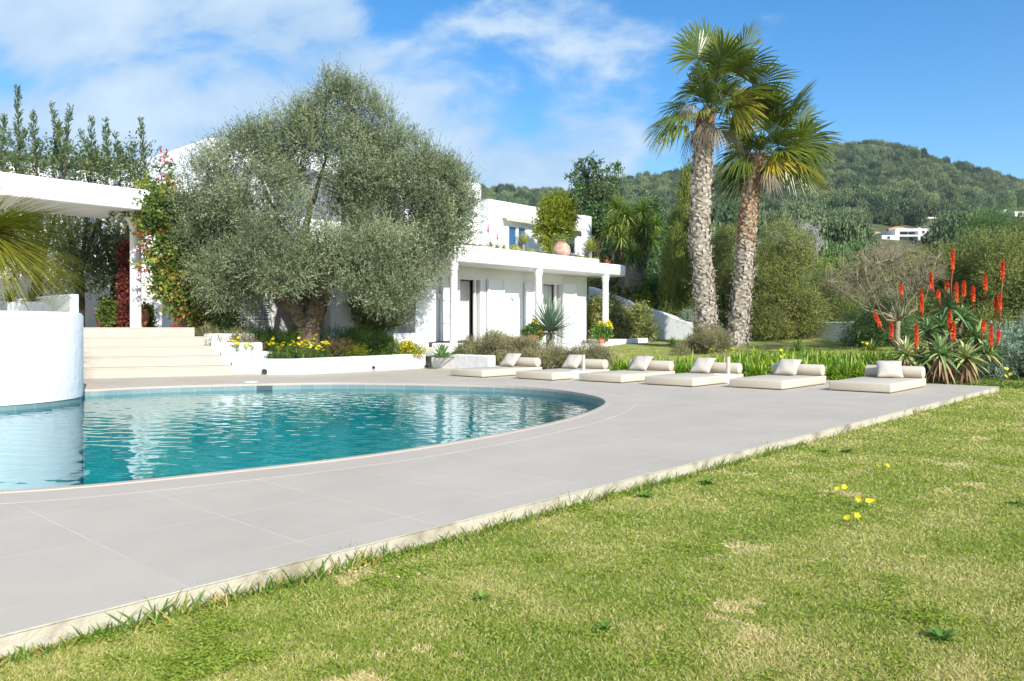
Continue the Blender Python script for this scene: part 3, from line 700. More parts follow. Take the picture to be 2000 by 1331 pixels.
parasol_base(1113, 741, .30, 'white parasol base with cream socket beside the second mattress from the planter wall')
parasol_base(1391, 748.5, .32, 'white parasol base with cream socket beside the second mattress from the red aloe')
# ------------------------------------------------------------------ the villa
ZT = .48
def zpx(py, px, t):  # height of a point seen at row py on the vertical plane n = t, column px
    Y = anp(px, t)[1]; return CAMZ - (py - HY) / F * Y
house = thing('white_villa', 'white two storey villa with flat roofs, columns and shutters behind the pool', 'villa', AN(18, -19, ZT))
tW, tC = -16.1, -15.12
sD = [s_at(x, tW) for x in (895, 940, 1058, 1099)]; sEnd = s_at(1147, tW); sL = s_at(812, tW)
zD1 = zpx(543, 917, tW); zD2 = zpx(552.5, 1078, tW)
def wallbox(mb, s0, s1, z0, z1): mb.an(s0, s1, tW - .3, tW, z0, z1)
mb = MB()
wallbox(mb, sL, sD[0], ZT - .4, 2.75); wallbox(mb, sD[0], sD[1], zD1, 2.75); wallbox(mb, sD[1], sD[2], ZT - .4, 2.75); wallbox(mb, sD[2], sD[3], zD2, 2.75); wallbox(mb, sD[3], sEnd, ZT - .4, 2.75)
mb.an(sEnd - .3, sEnd, tW - 6, tW - .3, ZT - .4, 2.75)              # right end wall
mb.an(sL, sL + .3, -20.2, tW - .3, ZT - .4, 2.75)                    # return wall to the recessed middle part
mb.an(sL - 2.2, sL, tW - 1.0, tW - .7, ZT - .4, 2.75)               # recessed bay behind the olive
mb.build('ground_floor_wall', 'stucco', house, bevel=.02)
# rooms behind the doors
mb = MB(); mb.an(sD[0] - 2, sD[3] + 1, tW - 4.2, tW - 4.0, ZT, 2.7); mb.an(sD[0] - 2, sD[3] + 1, tW - 4.2, tW - .32, 2.5, 2.6); mb.an(sD[0] - 2, sD[3] + 1, tW - 4.2, tW - .32, ZT - .05, ZT + .02)
mb.build('room', 'tan_wood', house)
# terrace paving and plinths
o = MB().an(s_at(848, -14.75), sEnd + 1.2, tW - .0, -14.75, 0, ZT).build('house_terrace', 'stucco'); tag(o, 'white paved terrace along the ground floor doors', None, None, 'structure')
mb = MB(); b0, b1 = s_at(750, -15.6), s_at(846, -15.6)
mb.an(b0, b1 - .5, -15.95, -15.2, 0, .86); mb.an(b0 + 1.2, b1 + .25, -15.18, -14.6, 0, .60)
o = mb.build('garden_bench_wall', 'stucco', loc=AN(b0, -15.6, .3), bevel=.03); tag(o, 'low stepped white plinth between the olive and the villa doors', 'low wall')
# first floor slab with planter parapet and columns
def roundslab(s0, s1, t0, t1, z0, z1, r, corners=('fr',)):
    pts = [(s0, t1), (s0, t0)] if True else []
    def arc(cs, ct, a0, a1): return [(cs + r * math.cos(a), ct + r * math.sin(a)) for a in np.linspace(a0, a1, 8)]
    pts = [(s0, t0), (s0, t1)]
    pts += arc(s1 - r, t1 - r, math.pi / 2, 0) if 'fr' in corners else [(s1, t1)]
    pts += arc(s1 - r, t0 + r, 0, -math.pi / 2) if 'br' in corners else [(s1, t0)]
    return [tuple(AN(a, b)[:2]) for a, b in pts]
sR = s_at(1232, -15.0)
mb = MB().prism(roundslab(sL - 2.5, sR, -21, -15.0, 0, 0, .45, ('fr', 'br')), 2.72, 3.08)
mb.build('terrace_slab', 'stucco', house, bevel=.06, seg=3)
sP = s_at(1172, -15.0)
mb = MB().an(sL - 2.5, sP, -15.14, -15.03, 3.04, 3.19); mb.an(sL - 2.5, sP, -15.8, -15.70, 3.04, 3.19); mb.an(sP - .1, sP, -15.72, -15.1, 3.04, 3.185)
mb.build('planter_parapet', 'stucco', house, bevel=.02)
MB().an(sL - 2.4, sP - .12, -15.69, -15.15, 3.06, 3.14).build('planter_soil', 'soil', house)
for px in (886, 1051.5, 1182.5):
    c = anp(px, tC, ZT - .05); c[2] = ZT - .05
    MB().lathe(c, [(.105, 0), (.102, 2.05), (.12, 2.12), (.125, 2.22), (.13, 2.29)], 24).build('column', 'stucco', house, smooth='auto')
# doors and shutters
def panel(parent, name, px0, px1, py0, py1, t, th=.045, rails=3, mat='joinery'):
    s0, s1 = s_at(px0, t), s_at(px1, t); z1 = zpx(py0, (px0 + px1) / 2, t); z0 = ZT + .02 if py1 is None else zpx(py1, (px0 + px1) / 2, t)
    mb = MB().an(s0, s1, t - th, t, z0, z1)
    fr = .05
    for a, b in ((s0, s0 + fr), (s1 - fr, s1)): mb.an(a, b, t + .001, t + .036, z0, z1)
    for zz in np.linspace(z0, z1 - fr, rails + 1): mb.an(s0 + fr, s1 - fr, t + .001, t + .030, zz, zz + fr)
    return mb.build(name, mat, parent, bevel=.004, seg=1)
for px0, px1, py in ((862, 879, 540), (953, 984, 546), (1026, 1044, 551.5), (1100, 1124.5, 555)):
    sh = panel(house, 'shutter', px0, px1, py, None, tW + .09, rails=3)
    MB().an(s_at(px1 - 2.2, tW + .12), s_at(px1 - 1.2, tW + .12), tW + .112, tW + .15, 1.30, 1.42).build('handle', 'joinery', sh)
for k, (a, b, zz) in enumerate(((sD[0], sD[1], zD1), (sD[2], sD[3], zD2))):
    mb = MB(); mb.an(a, a + .05, tW - .2, tW + .02, ZT, zz); mb.an(b - .05, b, tW - .2, tW + .02, ZT, zz); mb.an(a + .05, b - .05, tW - .2, tW + .02, zz - .05, zz)
    mid = a + (b - a) * (.76 if k == 0 else .70)
    mb.an(mid, mid + .06, tW - .12, tW - .05, ZT, zz - .05)
    d = mb.build('door_frame', 'joinery', house)
    MB().an(mid + .06, b - .05, tW - .09, tW - .075, ZT + .1, zz - .05).build('pane', 'glass_clear', d)
    # gathered curtain
    cu = MB(); m = 40; s0c, s1c = a + (b - a) * (.20 if k == 0 else .05), b - .06
    for i in range(m):
        u0, u1 = i / m, (i + 1) / m; f0 = .045 * math.sin(u0 * 38) * (.3 + u0); f1 = .045 * math.sin(u1 * 38) * (.3 + u1)
        p0, p1 = AN(s0c + (s1c - s0c) * u0, tW - .42 + f0), AN(s0c + (s1c - s0c) * u1, tW - .42 + f1)
        cu.add([p0 + UP * (ZT + .03), p1 + UP * (ZT + .03), p1 + UP * (zz - .06), p0 + UP * (zz - .06)], [(0, 1, 2, 3)])
    cu.build('curtain', 'curtain', house, smooth=True)
# recessed middle part behind the olive with louvred shutters
sM0, sM1 = s_at(345, -20.0), sL + .4
mb = MB(); w0, w1 = s_at(452, -20.0), s_at(530, -20.0)
mb.an(sM0, w0, -20.3, -20.0, 0, 4.6); mb.an(w1, sM1, -20.3, -20.0, 0, 5.2); mb.an(w0, w1, -20.3, -20.0, 0, 1.22); mb.an(w0, w1, -20.3, -20.0, 2.5, 5.2)
mb.build('middle_wall', 'stucco', house, bevel=.02)
MB().an(w0, w1, -20.36, -20.31, 1.2, 2.5).build('opening', 'dark', house)
for i in range(4):
    a = w0 + (w1 - w0) * i / 4 + .02; b = w0 + (w1 - w0) * (i + 1) / 4 - .02
    mb = MB(); mb.an(a, a + .05, -20.06, -20.0 + .03, 1.24, 2.48); mb.an(b - .05, b, -20.06, -19.97, 1.24, 2.48); mb.an(a + .05, b - .05, -20.06, -19.97, 1.24, 1.30); mb.an(a + .05, b - .05, -20.06, -19.97, 2.42, 2.48)
    for z in np.arange(1.33, 2.40, .065):
        o0 = AN(a + .05, -20.06, z); mb.box(o0, AX * (b - a - .1), NX * .07 - UP * .03, UP * .012)
    mb.build('louvred_shutter', 'joinery', house)
# upper storey, right block
tU = -19.5; u0, u1 = s_at(954.5, tU), s_at(1163, tU)
zU = 5.56
wA = [s_at(x, tU) for x in (994, 1031)]; wB = [s_at(x, tU) for x in (1106, 1128)]
zA = (zpx(491, 1012, tU), zpx(440.5, 1012, tU)); zB = (zpx(497, 1117, tU), zpx(456, 1117, tU))
mb = MB()
mb.prism([tuple(AN(a, b)[:2]) for a, b in ((u0, tU - .3), (u0, tU), (wA[0], tU), (wA[0], tU - .3))], 3.0, zU)
mb.an(wA[0], wA[1], tU - .3, tU, 3.0, zA[0]); mb.an(wA[0], wA[1], tU - .3, tU, zA[1], zU)
mb.an(wA[1], wB[0], tU - .3, tU, 3.0, zU)
mb.an(wB[0], wB[1], tU - .3, tU, 3.0, zB[0]); mb.an(wB[0], wB[1], tU - .3, tU, zB[1], zU)
mb.an(wB[1], u1 - .4, tU - .3, tU, 3.0, zU)
arc = [(u1 - .4 + .4 * math.sin(q), tU - .4 + .4 * math.cos(q)) for q in np.linspace(0, math.pi / 2, 8)]; arc2 = [(u1 - .4 + .1 * math.sin(q), tU - .4 + .1 * math.cos(q)) for q in np.linspace(math.pi / 2, 0, 8)]
mb.prism([tuple(AN(a, b)[:2]) for a, b in arc + arc2], 3.0, zU)
mb.an(u1 - .3, u1, tU - 5, tU - .4, 3.0, zU); mb.an(u0, u0 + .3, tU - 5, tU - .3, 3.0, zU)
mb.an(u0, u1, tU - 5.3, tU - 5, 3.0, zU); mb.an(u0 + .3, u1 - .3, tU - 5, tU - .3, 5.15, 5.25)
mb.build('upper_storey_wall', 'stucco', house, bevel=.05, seg=3)
for (a, b), (z0, z1), g, two in ((wA, zA, 'glass', True), (wB, zB, 'glass_dark', False)):
    mb = MB(); f = .07
    mb.an(a, a + f, tU - .16, tU - .06, z0, z1); mb.an(b - f, b, tU - .16, tU - .06, z0, z1); mb.an(a + f, b - f, tU - .16, tU - .06, z0, z0 + f); mb.an(a + f, b - f, tU - .16, tU - .06, z1 - f, z1)
    if two: mb.an((a + b) / 2 - .06, (a + b) / 2 + .06, tU - .16, tU - .05, z0 + f, z1 - f)
    w = mb.build('window', 'joinery', house, bevel=.005, seg=1)
    MB().an(a + f, b - f, tU - .13, tU - .11, z0 + f, z1 - f).build('pane', g, w)
for px0, px1, py0, py1 in ((989, 1049, 424, 435), (1109, 1143, 442, 451)):
    a, b = s_at(px0, tU + .25), s_at(px1, tU + .25); z1 = zpx(py0, (px0 + px1) / 2, tU + .25); z0 = zpx(py1, (px0 + px1) / 2, tU + .25)
    aw = MB().an(a, b, tU + .02, tU + .27, z0 + .10, z1).build('awning', 'joinery', house, bevel=.03, seg=2)
    mb = MB(); m = 48
    for i in range(m):
        x0, x1 = a + (b - a) * i / m, a + (b - a) * (i + 1) / m
        d0 = .10 + .03 * abs(math.sin(i * math.pi / 6)); d1 = .10 + .03 * abs(math.sin((i + 1) * math.pi / 6))
        mb.add([AN(x0, tU + .25, z0 + .12), AN(x1, tU + .25, z0 + .12), AN(x1, tU + .26, z0 + .12 - d1), AN(x0, tU + .26, z0 + .12 - d0)], [(0, 3, 2, 1)])
    mb.build('valance', 'fabric', aw)
# main roof slab above the middle, its wall, and the roof room
mb = MB().prism(roundslab(11.5, s_at(952, -18.4), -27, -18.4, 0, 0, .5, ('fr',)), zpx(393, 950, -18.4), zpx(361, 950, -18.4))
mb.build('roof_slab', 'stucco', house, bevel=.07, seg=3)
MB().an(16.0, s_at(938, -19.2), -24, -19.2, 3.05, 5.3).build('recessed_wall', 'stucco', house, bevel=.03)
c = s_at(408, -24.9); Yc = AN(c, -24.9)[1]; zR = CAMZ + (HY - 268) / F * Yc
mb = MB().an(c, c + 6.5, -34, -24.9, 4.9, zR); mb.build('roof_room', 'stucco_old', house, bevel=.08, seg=3)
# west wing behind the pergola
tL = -24.5; zL = CAMZ + (HY - 320) / F * anp(69, tL)[1]
mb = MB().an(-6, 11.5, tL - .3, tL, .0, zL); mb.an(11.2, 11.5, tL, -20.2, 0, 5.2); mb.an(-6, 11.5, tL - 9, tL - .3, zL - .5, zL - .35); mb.an(-6, -5.7, tL - 9, tL - .3, 0, zL)
mb.build('west_wing_wall', 'stucco', house, bevel=.05)
# wall lamps by the doors
for px, py in ((857, 579), (1001, 580), (1125, 583)):
    c = anp(px, tW + .03); c[2] = zpx(py, px, tW + .03); l = MB()
    l.lathe(c - UP * .07 + NX * .05, [(.03, 0), (.055, .03), (.055, .12), (.02, .14)], 14); l.box(c - AX * .03 - NX * .05, AX * .06, NX * .07, UP * .08)
    l.build('wall_lamp', 'joinery', house)

# pergola: white slab on columns in front of the west wing
tF = -19.2; sE = s_at(297, tF) + .25
per = thing('pergola', 'white flat roofed porch on round columns at the top of the steps', 'porch', anp(265, -20.5, 1.0))
zt = CAMZ + (HY - 372) / F * anp(294, tF)[1]; zb = CAMZ + (HY - 413) / F * anp(294, tF)[1]
MB().prism(roundslab(-4, sE, -21.5, tF, 0, 0, .35, ('fr',)), zb, zt).build('roof_slab', 'stucco', per, bevel=.05, seg=3)
for px in (265, 366):
    c = anp(px, -20.5, 1.0); MB().lathe(c, [(.135, -.1), (.135, 2.45), (.16, 2.6), (.22, 2.72), (.30, zb - 1.0 + .01)], 28).build('column', 'stucco', per, smooth='auto')

# ------------------------------------------------------------------ steps, walls, round planter
R1 = G(455, 733); d = G(163, 740) - R1; EV = -norm(np.array([d[0], d[1], 0])); MV = np.array([EV[1], -EV[0], 0])
steps = thing('garden_steps', 'wide flight of five cream stone steps from the pool deck to the porch', 'steps', R1)
tops = []
for i, px in enumerate((455, 433, 413, 399, 380)):
    k = (px - CX) / F; b = R1 - MV * .40 * i; u = (k * b[1] - b[0]) / (EV[0] - k * EV[1]); r = b + EV * u
    dep = .40 if i < 4 else 6.5
    z0, z1 = .2 * i, .2 * (i + 1)
    mb = MB().box(r - EV * 9 + UP * (z0 - (.05 if i else 0)), EV * 9, -MV * (dep + .05), UP * (z1 - z0 - .028 + (.05 if i else 0)))
    st = mb.build('step', 'steps', steps)
    mb = MB().box(r - EV * 9 + MV * .006 + UP * (z1 - .028), EV * 9.0, -MV * (dep + .056), UP * .028); mb.build('tread', 'steps', st, bevel=.006, seg=2)
    tops.append(r)
# stepped white side wall of the flight
mb = MB()
for i in range(4):
    r = tops[i] - MV * .42 + EV * .0; mb.box(r + EV * .02 + UP * (-.1), EV * 1.1, -MV * .5, UP * (.2 * (i + 1) + .16))
o = mb.build('step_side_wall', 'stucco', loc=tops[1], bevel=.03); tag(o, 'stepped white side wall where the flower bed meets the cream steps', 'low wall')
# low planter wall between the deck and the flower bed
PW = [G(456, 729.8), G(517, 731.5), G(579, 731.8), G(655, 728), G(758, 723), G(832, 718.6), np.array([-.53, 18.05, 0])]
def pwall(pts, th, z0, z1s, mb):
    m = len(pts); pts = np.array(pts)[:, :2]; t = norm(np.gradient(pts, axis=0)); nn = np.stack([-t[:, 1], t[:, 0]], 1) * th
    vs = []
    for p, q, z in zip(pts, nn, z1s): vs += [(*p, z0), (*(p + q), z0), (*(p + q), z), (*p, z)]
    f = []
    for i in range(m - 1):
        a, b = 4 * i, 4 * i + 4; f += [(a, b, b + 3, a + 3), (a + 3, b + 3, b + 2, a + 2), (a + 2, b + 2, b + 1, a + 1), (a + 1, b + 1, b, a)]
    f += [(0, 3, 2, 1), (4 * m - 4, 4 * m - 3, 4 * m - 2, 4 * m - 1)]
    return mb.add(vs, f)
mb = pwall(PW[:6], .22, -.02, [.32, .325, .33, .335, .345, .355], MB())
pw = mb.build('planter_wall', 'stucco', loc=PW[2], bevel=.03, seg=3); tag(pw, 'low curving white planter wall in front of the olive bed', 'low wall')
mb = MB(); a = PW[5] + np.array([.12, .02, 0]); b = PW[6]; dv = norm(b - a); nv = np.array([-dv[1], dv[0], 0]); ln = np.linalg.norm(b - a)
mb.box(a + UP * -.02, dv * ln, nv * .22, UP * .375); mb.box(b + UP * -.02 + dv * .002, dv * .75, nv * .22, UP * .14)
o = mb.build('planter_wall', 'stucco_old', loc=b, bevel=.03, seg=3); tag(o, 'greyer patchy planter wall in front of the lavender, ending beside the farthest mattress', 'low wall')
for px, py in ((516, 725.5), (729, 717.5), (832.5, 714.5)):
    c = G(px, py + 4); c[2] = 0
    w = {516: 'black spotlight on the white planter wall nearest to the cream steps', 729: 'smallest dark spotlight set in the middle of the white planter wall', 832.5: 'black spotlight at the inner corner of the planter wall, before the lavender'}[px]
    c = np.array([(px - CX) / F * (c[1]), c[1], 0]); Y = np.interp(px, [456, 517, 579, 655, 758, 832], [q[1] for q in PW[:6]]) - .03
    c = P(px, py, Y); t = thing('spotlight', w, 'spotlight', c, 'spotlights along the planter wall'); r = .055 if px == 516 else .034
    x = norm(np.array([.5, -.75, -.15])); MB().tube([c + np.array([0, .05, 0]), c, c + x * .03, c + x * .06], [r * .7, r, r, r * .95], 16).build('housing', 'black', t, smooth='auto')
    MB().tube([c + x * .061, c + x * .064], [r * .8, r * .75], 16).build('lens', 'glass_dark', t)
# round white planter standing in the pool
RC = np.array([-7.92, 11.37, 0]); t = thing('round_planter', 'big round white planter standing at the pool edge', 'planter', RC)
rw = MB().lathe(RC, [(1.53, -.035), (1.53, 1.17), (1.50, 1.215), (1.45, 1.225), (1.30, 1.22), (1.29, 1.05)], 96); rw.build('wall', 'stucco_old', t, smooth='auto')
MB().lathe(RC, [(1.515, -.2), (1.515, -.036)], 96).build('tile_band', 'pooltile', t, smooth='auto'); MB().lathe(RC, [(1.51, -1.49), (1.51, -.201)], 96).build('footing', 'poolfloor', t, smooth='auto')
MB().lathe(RC, [(.001, 1.08), (1.285, 1.09)], 40).build('soil', 'soil', t)
# second, straight planter behind it
K = P(136.7, 620, 13.0); K[2] = 0; hb = CAMZ + 65.5 * 13 / F
t = thing('box_planter', 'straight white planter wall behind the round planter', 'planter', K)
mb = MB(); mb.box(K, -NX * 3.4, AX * .14, UP * hb)
mb.build('wall', 'stucco', t, bevel=.02)
# kerb and sloping wall to the right of the house
pts = []
for px, py, Y in ((1148, 671, 26.4), (1185, 671.5, 25.8), (1225, 669, 25.9), (1262, 665.5, 26.6), (1278, 663, 27.5)): pts.append(P(px, py, Y))
mb = pwall(pts, .25, .2, [.62, .62, .62, .64, .66], MB()); o = mb.build('hedge_kerb', 'stucco', loc=pts[1], bevel=.03); tag(o, 'low curved white kerb in front of the clipped hedge', 'low wall')
tops_ = [(1149, 560, 29.6), (1195, 577, 29.1), (1234, 592, 28.6), (1300, 614.5, 27.7), (1357, 634, 27.0), (1372, 640, 26.8)]
mb = MB(); vs = []
for px, py, Y in tops_:
    p = P(px, py, Y); q = p + np.array([.25, .22, 0]); vs += [(p[0], p[1], .2), (q[0], q[1], .2), tuple(q), tuple(p)]
f = []
for i in range(len(tops_) - 1):
    a, b = 4 * i, 4 * i + 4; f += [(a, b, b + 3, a + 3), (a + 3, b + 3, b + 2, a + 2), (a + 2, b + 2, b + 1, a + 1)]
m = len(tops_); f += [(0, 3, 2, 1), (4 * m - 4, 4 * m - 3, 4 * m - 2, 4 * m - 1)]
o = mb.add(vs, f).build('sloping_wall', 'stucco', loc=P(1300, 640, 27.6), bevel=.03); tag(o, 'white garden wall sloping down from the house behind the hedge', 'wall')
mb = MB(); a, b = P(1545, 640, 27), P(1672, 640, 24.5); dv = norm(b - a); mb.box(np.array([a[0], a[1], .0]), dv * np.linalg.norm(b - a), np.array([-dv[1], dv[0], 0]) * .25, UP * (CAMZ + 11 * 25 / F))
o = mb.build('boundary_wall', 'stucco_old', loc=(b[0], b[1], 0), bevel=.03); tag(o, 'pale wall in dappled shade behind the strap leaved border', 'wall')

# ------------------------------------------------------------------ flower bed ground
WX = [-6.6, -6.08, -4.58, -3.92, -2.92, -2.13, -.53, .4, 1.4, 2.6]; WY = [17.4, 17.35, 16.95, 17.7, 18.75, 19.65, 18.2, 18.25, 18.6, 18.9]
def bedz(x, y):
    d = np.asarray(y) - np.interp(x, WX, WY); zz = .28 + .36 * ss(d, .1, 2.2); r = ss(np.asarray(x, float), -1.5, 1.0)
    return zz * (1 - r) + (ground(x, y) + .04) * r
def build_bed():
    xs = np.arange(-6.8, 2.0, .2); us = np.linspace(0, 1, 26); v = []
    for u in us:
        for x in xs:
            y = np.interp(x, WX, WY) + .05 + u * 5.2; v.append((x, y, float(bedz(x, y)) - .01))
    n = len(xs); f = [(j * n + i, j * n + i + 1, (j + 1) * n + i + 1, (j + 1) * n + i) for j in range(25) for i in range(n - 1)]
    me = bpy.data.meshes.new('flower_bed'); me.from_pydata(v, [], f); tag(link('flower_bed', me, 'soil', smooth=True), 'raised flower bed soil under the olive', None, None, 'structure')
build_bed()
# ------------------------------------------------------------------ olive tree
def blob_px(px, py, Y, rpx, rz=None, ry=1.0):
    p = P(px, py, Y); r = rpx / F * Y; return (*p, r, r * ry, r if rz is None else rz / F * Y)
def trunk_mesh(pts, rad, seed, nseg=22, lump=.22, sub=8):
    rng = np.random.default_rng(seed); pts = np.array(pts, float); rad = np.array(rad, float); m = len(pts)
    uu = np.linspace(0, m - 1, (m - 1) * sub + 1); pp = np.stack([np.interp(uu, range(m), pts[:, i]) for i in range(3)], 1); rr = np.interp(uu, range(m), rad)
    for _ in range(3): pp[1:-1] = .25 * pp[:-2] + .5 * pp[1:-1] + .25 * pp[2:]
    mb = MB(); mb.tube(pp, rr, nseg); v = np.array(mb.v); ph = rng.random(6) * 6.28
    k = len(pp)
    for i in range(k):
        for j in range(nseg):
            a = j / nseg * 6.283; tw = i * .12
            s_ = 1 + lump * (.5 * math.sin(3 * a + ph[0] + tw) + .35 * math.sin(5 * a + ph[1] - tw * 1.4) + .3 * math.sin(8 * a + ph[2] + tw * 2) + .3 * math.sin(i * .9 + 2 * a + ph[3])) + lump * .25 * rng.normal()
            v[i * nseg + j] = pp[i] + (v[i * nseg + j] - pp[i]) * s_
    mb.v = [tuple(q) for q in v]; return mb
def merge(*mbs):
    o = MB()
    for m in mbs: o.add(m.v, m.f)
    return o
YO = 18.6
ob = P(606, 668, YO); ob[2] = float(bedz(ob[0], ob[1])) - .05
ol = thing('olive_tree', 'big old olive tree with grey green crown beside the pool', 'olive tree', ob)
b = ob
t1 = trunk_mesh([b, P(604, 640, YO), P(612, 612, YO + .05), P(622, 585, YO + .1), P(640, 550, YO + .2), P(665, 500, YO + .4), P(690, 440, YO + .5)], [.30, .25, .235, .20, .16, .12, .05], 1)
t2 = trunk_mesh([P(592, 636, YO), P(575, 606, YO - .05), P(553, 582, YO - .15), P(530, 562, YO - .3), P(500, 520, YO - .4), P(480, 450, YO - .3)], [.17, .165, .145, .12, .08, .04], 2)
t3 = trunk_mesh([P(606, 625, YO), P(602, 590, YO + .2), P(590, 560, YO + .4), P(585, 510, YO + .6), P(600, 430, YO + .6), P(640, 300, YO + .4)], [.14, .12, .10, .085, .07, .02], 3)
t4 = trunk_mesh([P(640, 560, YO + .1), P(690, 530, YO - .3), P(740, 500, YO - .6), P(790, 450, YO - .6)], [.10, .08, .06, .03], 4)
t5 = trunk_mesh([P(585, 530, YO + .5), P(560, 470, YO + .8), P(520, 380, YO + .6), P(500, 320, YO + .5)], [.07, .06, .045, .02], 5)
merge(t1, t2, t3, t4, t5).build('trunk', 'bark', ol, smooth=True)
def olive_crown():
    rng = np.random.default_rng(11)
    main = [(615, 395, .1, 225, 155), (478, 450, .3, 122, 122), (770, 440, -.2, 120, 140), (640, 320, .2, 125, 80), (450, 545, -.4, 60, 58), (545, 490, -1.5, 90, 62), (745, 535, -.9, 95, 66), (840, 400, .3, 65, 95), (690, 515, -1.3, 80, 62)]
    bl = []
    for (px, py, dy, rx, rz) in main:
        c = P(px, py, YO + dy); sx, sz = rx / F * YO, rz / F * YO; sy = min(sx, sz) * .9
        m = int(8 + sx * sz * 7.5)
        for i in range(m):
            d = rnd_dir(rng, 1)[0]; d[1] = -abs(d[1]) if rng.random() < .62 else d[1]
            r = .17 + .27 * rng.random(); q = c + d * np.array([sx, sy, sz]) * (.78 + .12 * rng.random())
            bl.append((*q, r, r, r * .95))
    for px, py, rp in ((655, 215, 38), (690, 195, 30), (660, 180, 24), (720, 225, 32), (630, 250, 40), (760, 280, 36), (790, 300, 30), (820, 330, 32), (850, 345, 30), (880, 360, 26), (900, 400, 24), (905, 440, 20), (890, 470, 28), (560, 255, 32), (520, 275, 28), (600, 230, 30), (480, 290, 26),
                       (392, 345, 30), (372, 395, 30), (415, 320, 26), (440, 300, 26), (380, 445, 30), (405, 520, 28), (420, 570, 26), (432, 598, 22), (470, 585, 28), (505, 575, 22), (715, 585, 24), (745, 595, 24), (775, 592, 26), (800, 570, 30), (830, 520, 32), (850, 480, 30)):
        bl.append(blob_px(px, py, YO + rng.uniform(-.8, .4), rp))
    a = crown(rng, bl, 30000, 9, .28, .068, .0195, up=.45, spread=.62, shell=(.25, 1.2), vs=.8, bv=.6)
    # fine shoots standing out of the top outline
    q = [(690, 170), (660, 160), (640, 190), (720, 190), (745, 215), (600, 205), (570, 225), (540, 245), (500, 255), (470, 275), (445, 285), (770, 255), (800, 270), (830, 300), (860, 315), (885, 330), (905, 350), (915, 385), (420, 300), (395, 325)]
    p = np.array([P(x, y + 18, YO + rng.uniform(-.6, .5)) for x, y in q]); m = 26
    pp = np.repeat(p, m, 0) + rng.normal(size=(len(q) * m, 3)) * np.array([.16, .2, .13])
    sh = crown(rng, np.concatenate([pp, np.full((len(pp), 3), .03)], 1), 2300, 11, .42, .06, .015, up=1.2, spread=.45, out=.4)
    bb_ = np.array(bl); k = rng.choice(len(bb_), 230); dd = rnd_dir(rng, 230); dd[:, 1] = -np.abs(dd[:, 1]); sp_ = bb_[k, :3] + dd * bb_[k, 3:6] * .9          # upright sprays all over the crown
    s2 = np.repeat(sp_, 12, 0) + rng.normal(size=(230 * 12, 3)) * np.array([.07, .07, .10])
    sh2 = crown(rng, np.concatenate([s2, np.full((len(s2), 3), .03)], 1), 2800, 11, .40, .064, .018, up=1.5, spread=.45, out=.35, bv=.1); sh2 = (sh2[0], np.clip(sh2[1] + .18, 0, 1))
    return cat(a, sh, sh2)
leaves('crown', olive_crown(), 'olive', ol)

# ------------------------------------------------------------------ two fan palms
def palm_trunk(path, wid, seed):
    """rough trunk: core plus spirals of old leaf bases"""
    rng = np.random.default_rng(seed); path = np.array(path); m = len(path); uu = np.linspace(0, m - 1, 60)
    pp = np.stack([np.interp(uu, range(m), path[:, i]) for i in range(3)], 1); rr = np.interp(uu, range(m), wid)
    for _ in range(4): pp[1:-1] = .25 * pp[:-2] + .5 * pp[1:-1] + .25 * pp[2:]
    core = MB().tube(pp, rr * .9, 20); h = np.linalg.norm(pp[-1] - pp[0])
    n = int(h / .1) * 13; u = (np.arange(n) + .5 * rng.random(n)) / n; az = np.arange(n) * 2.39996 * 1.0 + rng.normal(size=n) * .12
    ii = u * 59; c = np.stack([np.interp(ii, range(60), pp[:, i]) for i in range(3)], 1); r = np.interp(ii, range(60), rr)
    o = np.stack([np.cos(az), np.sin(az), np.zeros(n)], 1); sd = np.stack([-np.sin(az), np.cos(az), np.zeros(n)], 1); ax = norm(pp[-1] - pp[0])
    wd = r * .52 * (.8 + .4 * rng.random(n)); ln = .11 + .095 * rng.random(n); fl = .10 + .30 * rng.random(n) ** 2
    tilt = rng.normal(size=n) * .35
    sd2 = sd * np.cos(tilt)[:, None] + ax * np.sin(tilt)[:, None]
    dn = ax[None] * .9 + sd * (rng.choice([-1, 1], n) * .45)[:, None]
    b0 = c + o * (r * .88)[:, None]; tp = b0 + norm(dn) * ln[:, None] + o * (fl * ln)[:, None] + o * .012
    md = (b0 + tp) / 2 + o * .025
    q1 = np.stack([b0 - sd2 * wd[:, None] * .5, b0 + sd2 * wd[:, None] * .5, md + sd2 * wd[:, None] * .42, md - sd2 * wd[:, None] * .42], 1)
    q2 = np.stack([md - sd2 * wd[:, None] * .42, md + sd2 * wd[:, None] * .42, tp + sd2 * wd[:, None] * .10, tp - sd2 * wd[:, None] * .20], 1)
    v = .32 + .42 * rng.random(n)
    # loose fibres
    k = n * 2; j = rng.integers(0, n, k); d = norm(o[j] * .35 + rng.normal(size=(k, 3)) * .6); fq = make_leaf(rng, tp[j] + rng.normal(size=(k, 3)) * .02, d, .05 + .10 * rng.random(k), .012, .6 + .4 * rng.random(k))
    return core, cat((q1, v), (q2, np.clip(v + .18, 0, 1)), fq), u
